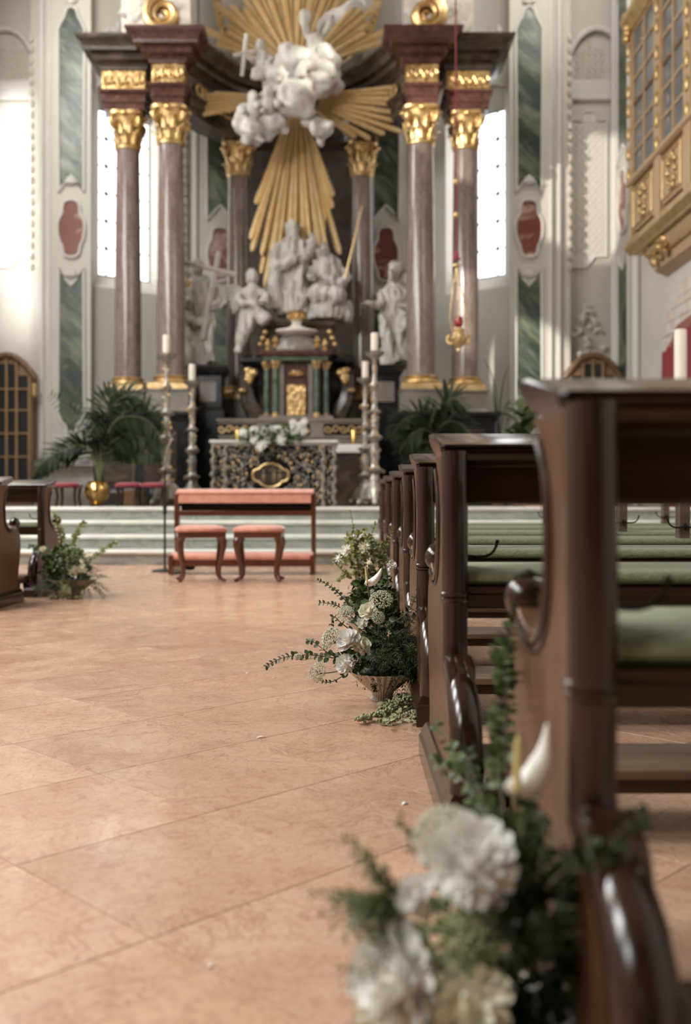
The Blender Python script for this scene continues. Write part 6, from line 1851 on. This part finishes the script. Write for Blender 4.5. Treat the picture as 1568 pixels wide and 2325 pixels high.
b2 = at(300, 1110, 15.2); b2.z = PZ
e2 = palm('potted_palm', b2, 'bushy dark palm before the black left altar pedestal', [
    ([(300,1000,15.1),(280,920,15.1),(250,905,15.0)], 0.4, 26, 0.4), ([(310,1000,15.1),(330,940,15.0),(370,950,15.0)], 0.4, 26, 0.4),
    ([(300,1010,15.1),(260,990,15.0),(235,1020,14.9)], 0.4, 26, 0.4), ([(310,1010,15.1),(350,1000,15.0),(390,1040,14.9)], 0.4, 26, 0.4), ([(305,1000,15.1),(300,940,15.0),(310,920,14.9)], 0.4, 26, 0.4)])
G().lathe([(0.13,0),(0.17,0.2),(0.18,0.24),(0.15,0.24)], n=18).obj('clay_pot', M['oak_dark'], e2)
b3 = at(985, 1110, 14.8); b3.z = PZ
e3 = palm('potted_palm', b3, 'dark palm with arching fronds before the right altar pedestal', [
    ([(985,1000,14.7),(1000,930,14.7),(1030,905,14.6),(1065,935,14.6)], 0.36, 28, 0.5), ([(980,1000,14.7),(960,950,14.7),(920,950,14.6),(885,995,14.5)], 0.36, 28, 0.5),
    ([(985,1010,14.7),(1010,960,14.6),(1050,965,14.6),(1085,1010,14.5)], 0.36, 28, 0.5), ([(985,1010,14.7),(965,975,14.6),(930,990,14.5),(905,1030,14.5)], 0.34, 26, 0.5),
    ([(985,1000,14.7),(985,945,14.7),(990,915,14.6)], 0.36, 22, 0.4), ([(990,1020,14.7),(1020,1000,14.6),(1050,1030,14.5)], 0.34, 24, 0.5), ([(980,1020,14.7),(950,1010,14.6),(925,1050,14.5)], 0.34, 24, 0.5)])
G().lathe([(0.13,0),(0.17,0.2),(0.18,0.24),(0.15,0.24)], n=18).obj('clay_pot', M['oak_dark'], e3)
b4 = at(1135, 1110, 15.6); b4.z = PZ
e4 = empty('tall_reed_plant', b4, label='tall thin reed plant between the right column and the green pilaster', cat='plant')
for pp in (((1128,960),(1122,870),(1098,815)), ((1132,960),(1140,880),(1150,838)), ((1130,980),(1120,900),(1120,860)), ((1136,980),(1150,920),(1170,905))):
    path = catmull([(0,0,0.15)] + [at(px,py,15.6)-b4 for px,py in pp], 6)
    G().tube(path, [0.045*(1-0.7*i/(len(path)-1)) for i in range(len(path))], 6, flat=0.3).obj('blade', M['leaf_dark'], e4)
G().lathe([(0.12,0),(0.15,0.18),(0.16,0.2),(0.13,0.2)], n=18).obj('clay_pot', M['oak_dark'], e4)
b5 = at(1185, 1110, 15.2); b5.z = PZ
A5 = Arr('leafy_plant', b5, 'broad-leaved green plant at the foot of the right green pilaster', cat='plant', group=None)
G().lathe([(0.13,0),(0.16,0.2),(0.17,0.24),(0.14,0.24)], n=18).obj('clay_pot', M['oak_dark'], A5.e)
G().tube([(0,0,0.2),(0.02,0,0.6),(0,0,1.0)], [0.03,0.025,0.015], 6).obj('stalk', M['stem_brown'], A5.e)
for k in range(34):
    a = k*2.4; z = 0.5+0.03*k; p = Vector((0.05*cos(a), 0.05*sin(a), z))
    d = Vector((cos(a), sin(a)*0.8, A5.r.uniform(0.1,0.9)))
    obj_leaf(A5.e, 'leaf', p, d, (0,-0.4,1), A5.r.uniform(0.25,0.4), 'oval', M['leaf'])
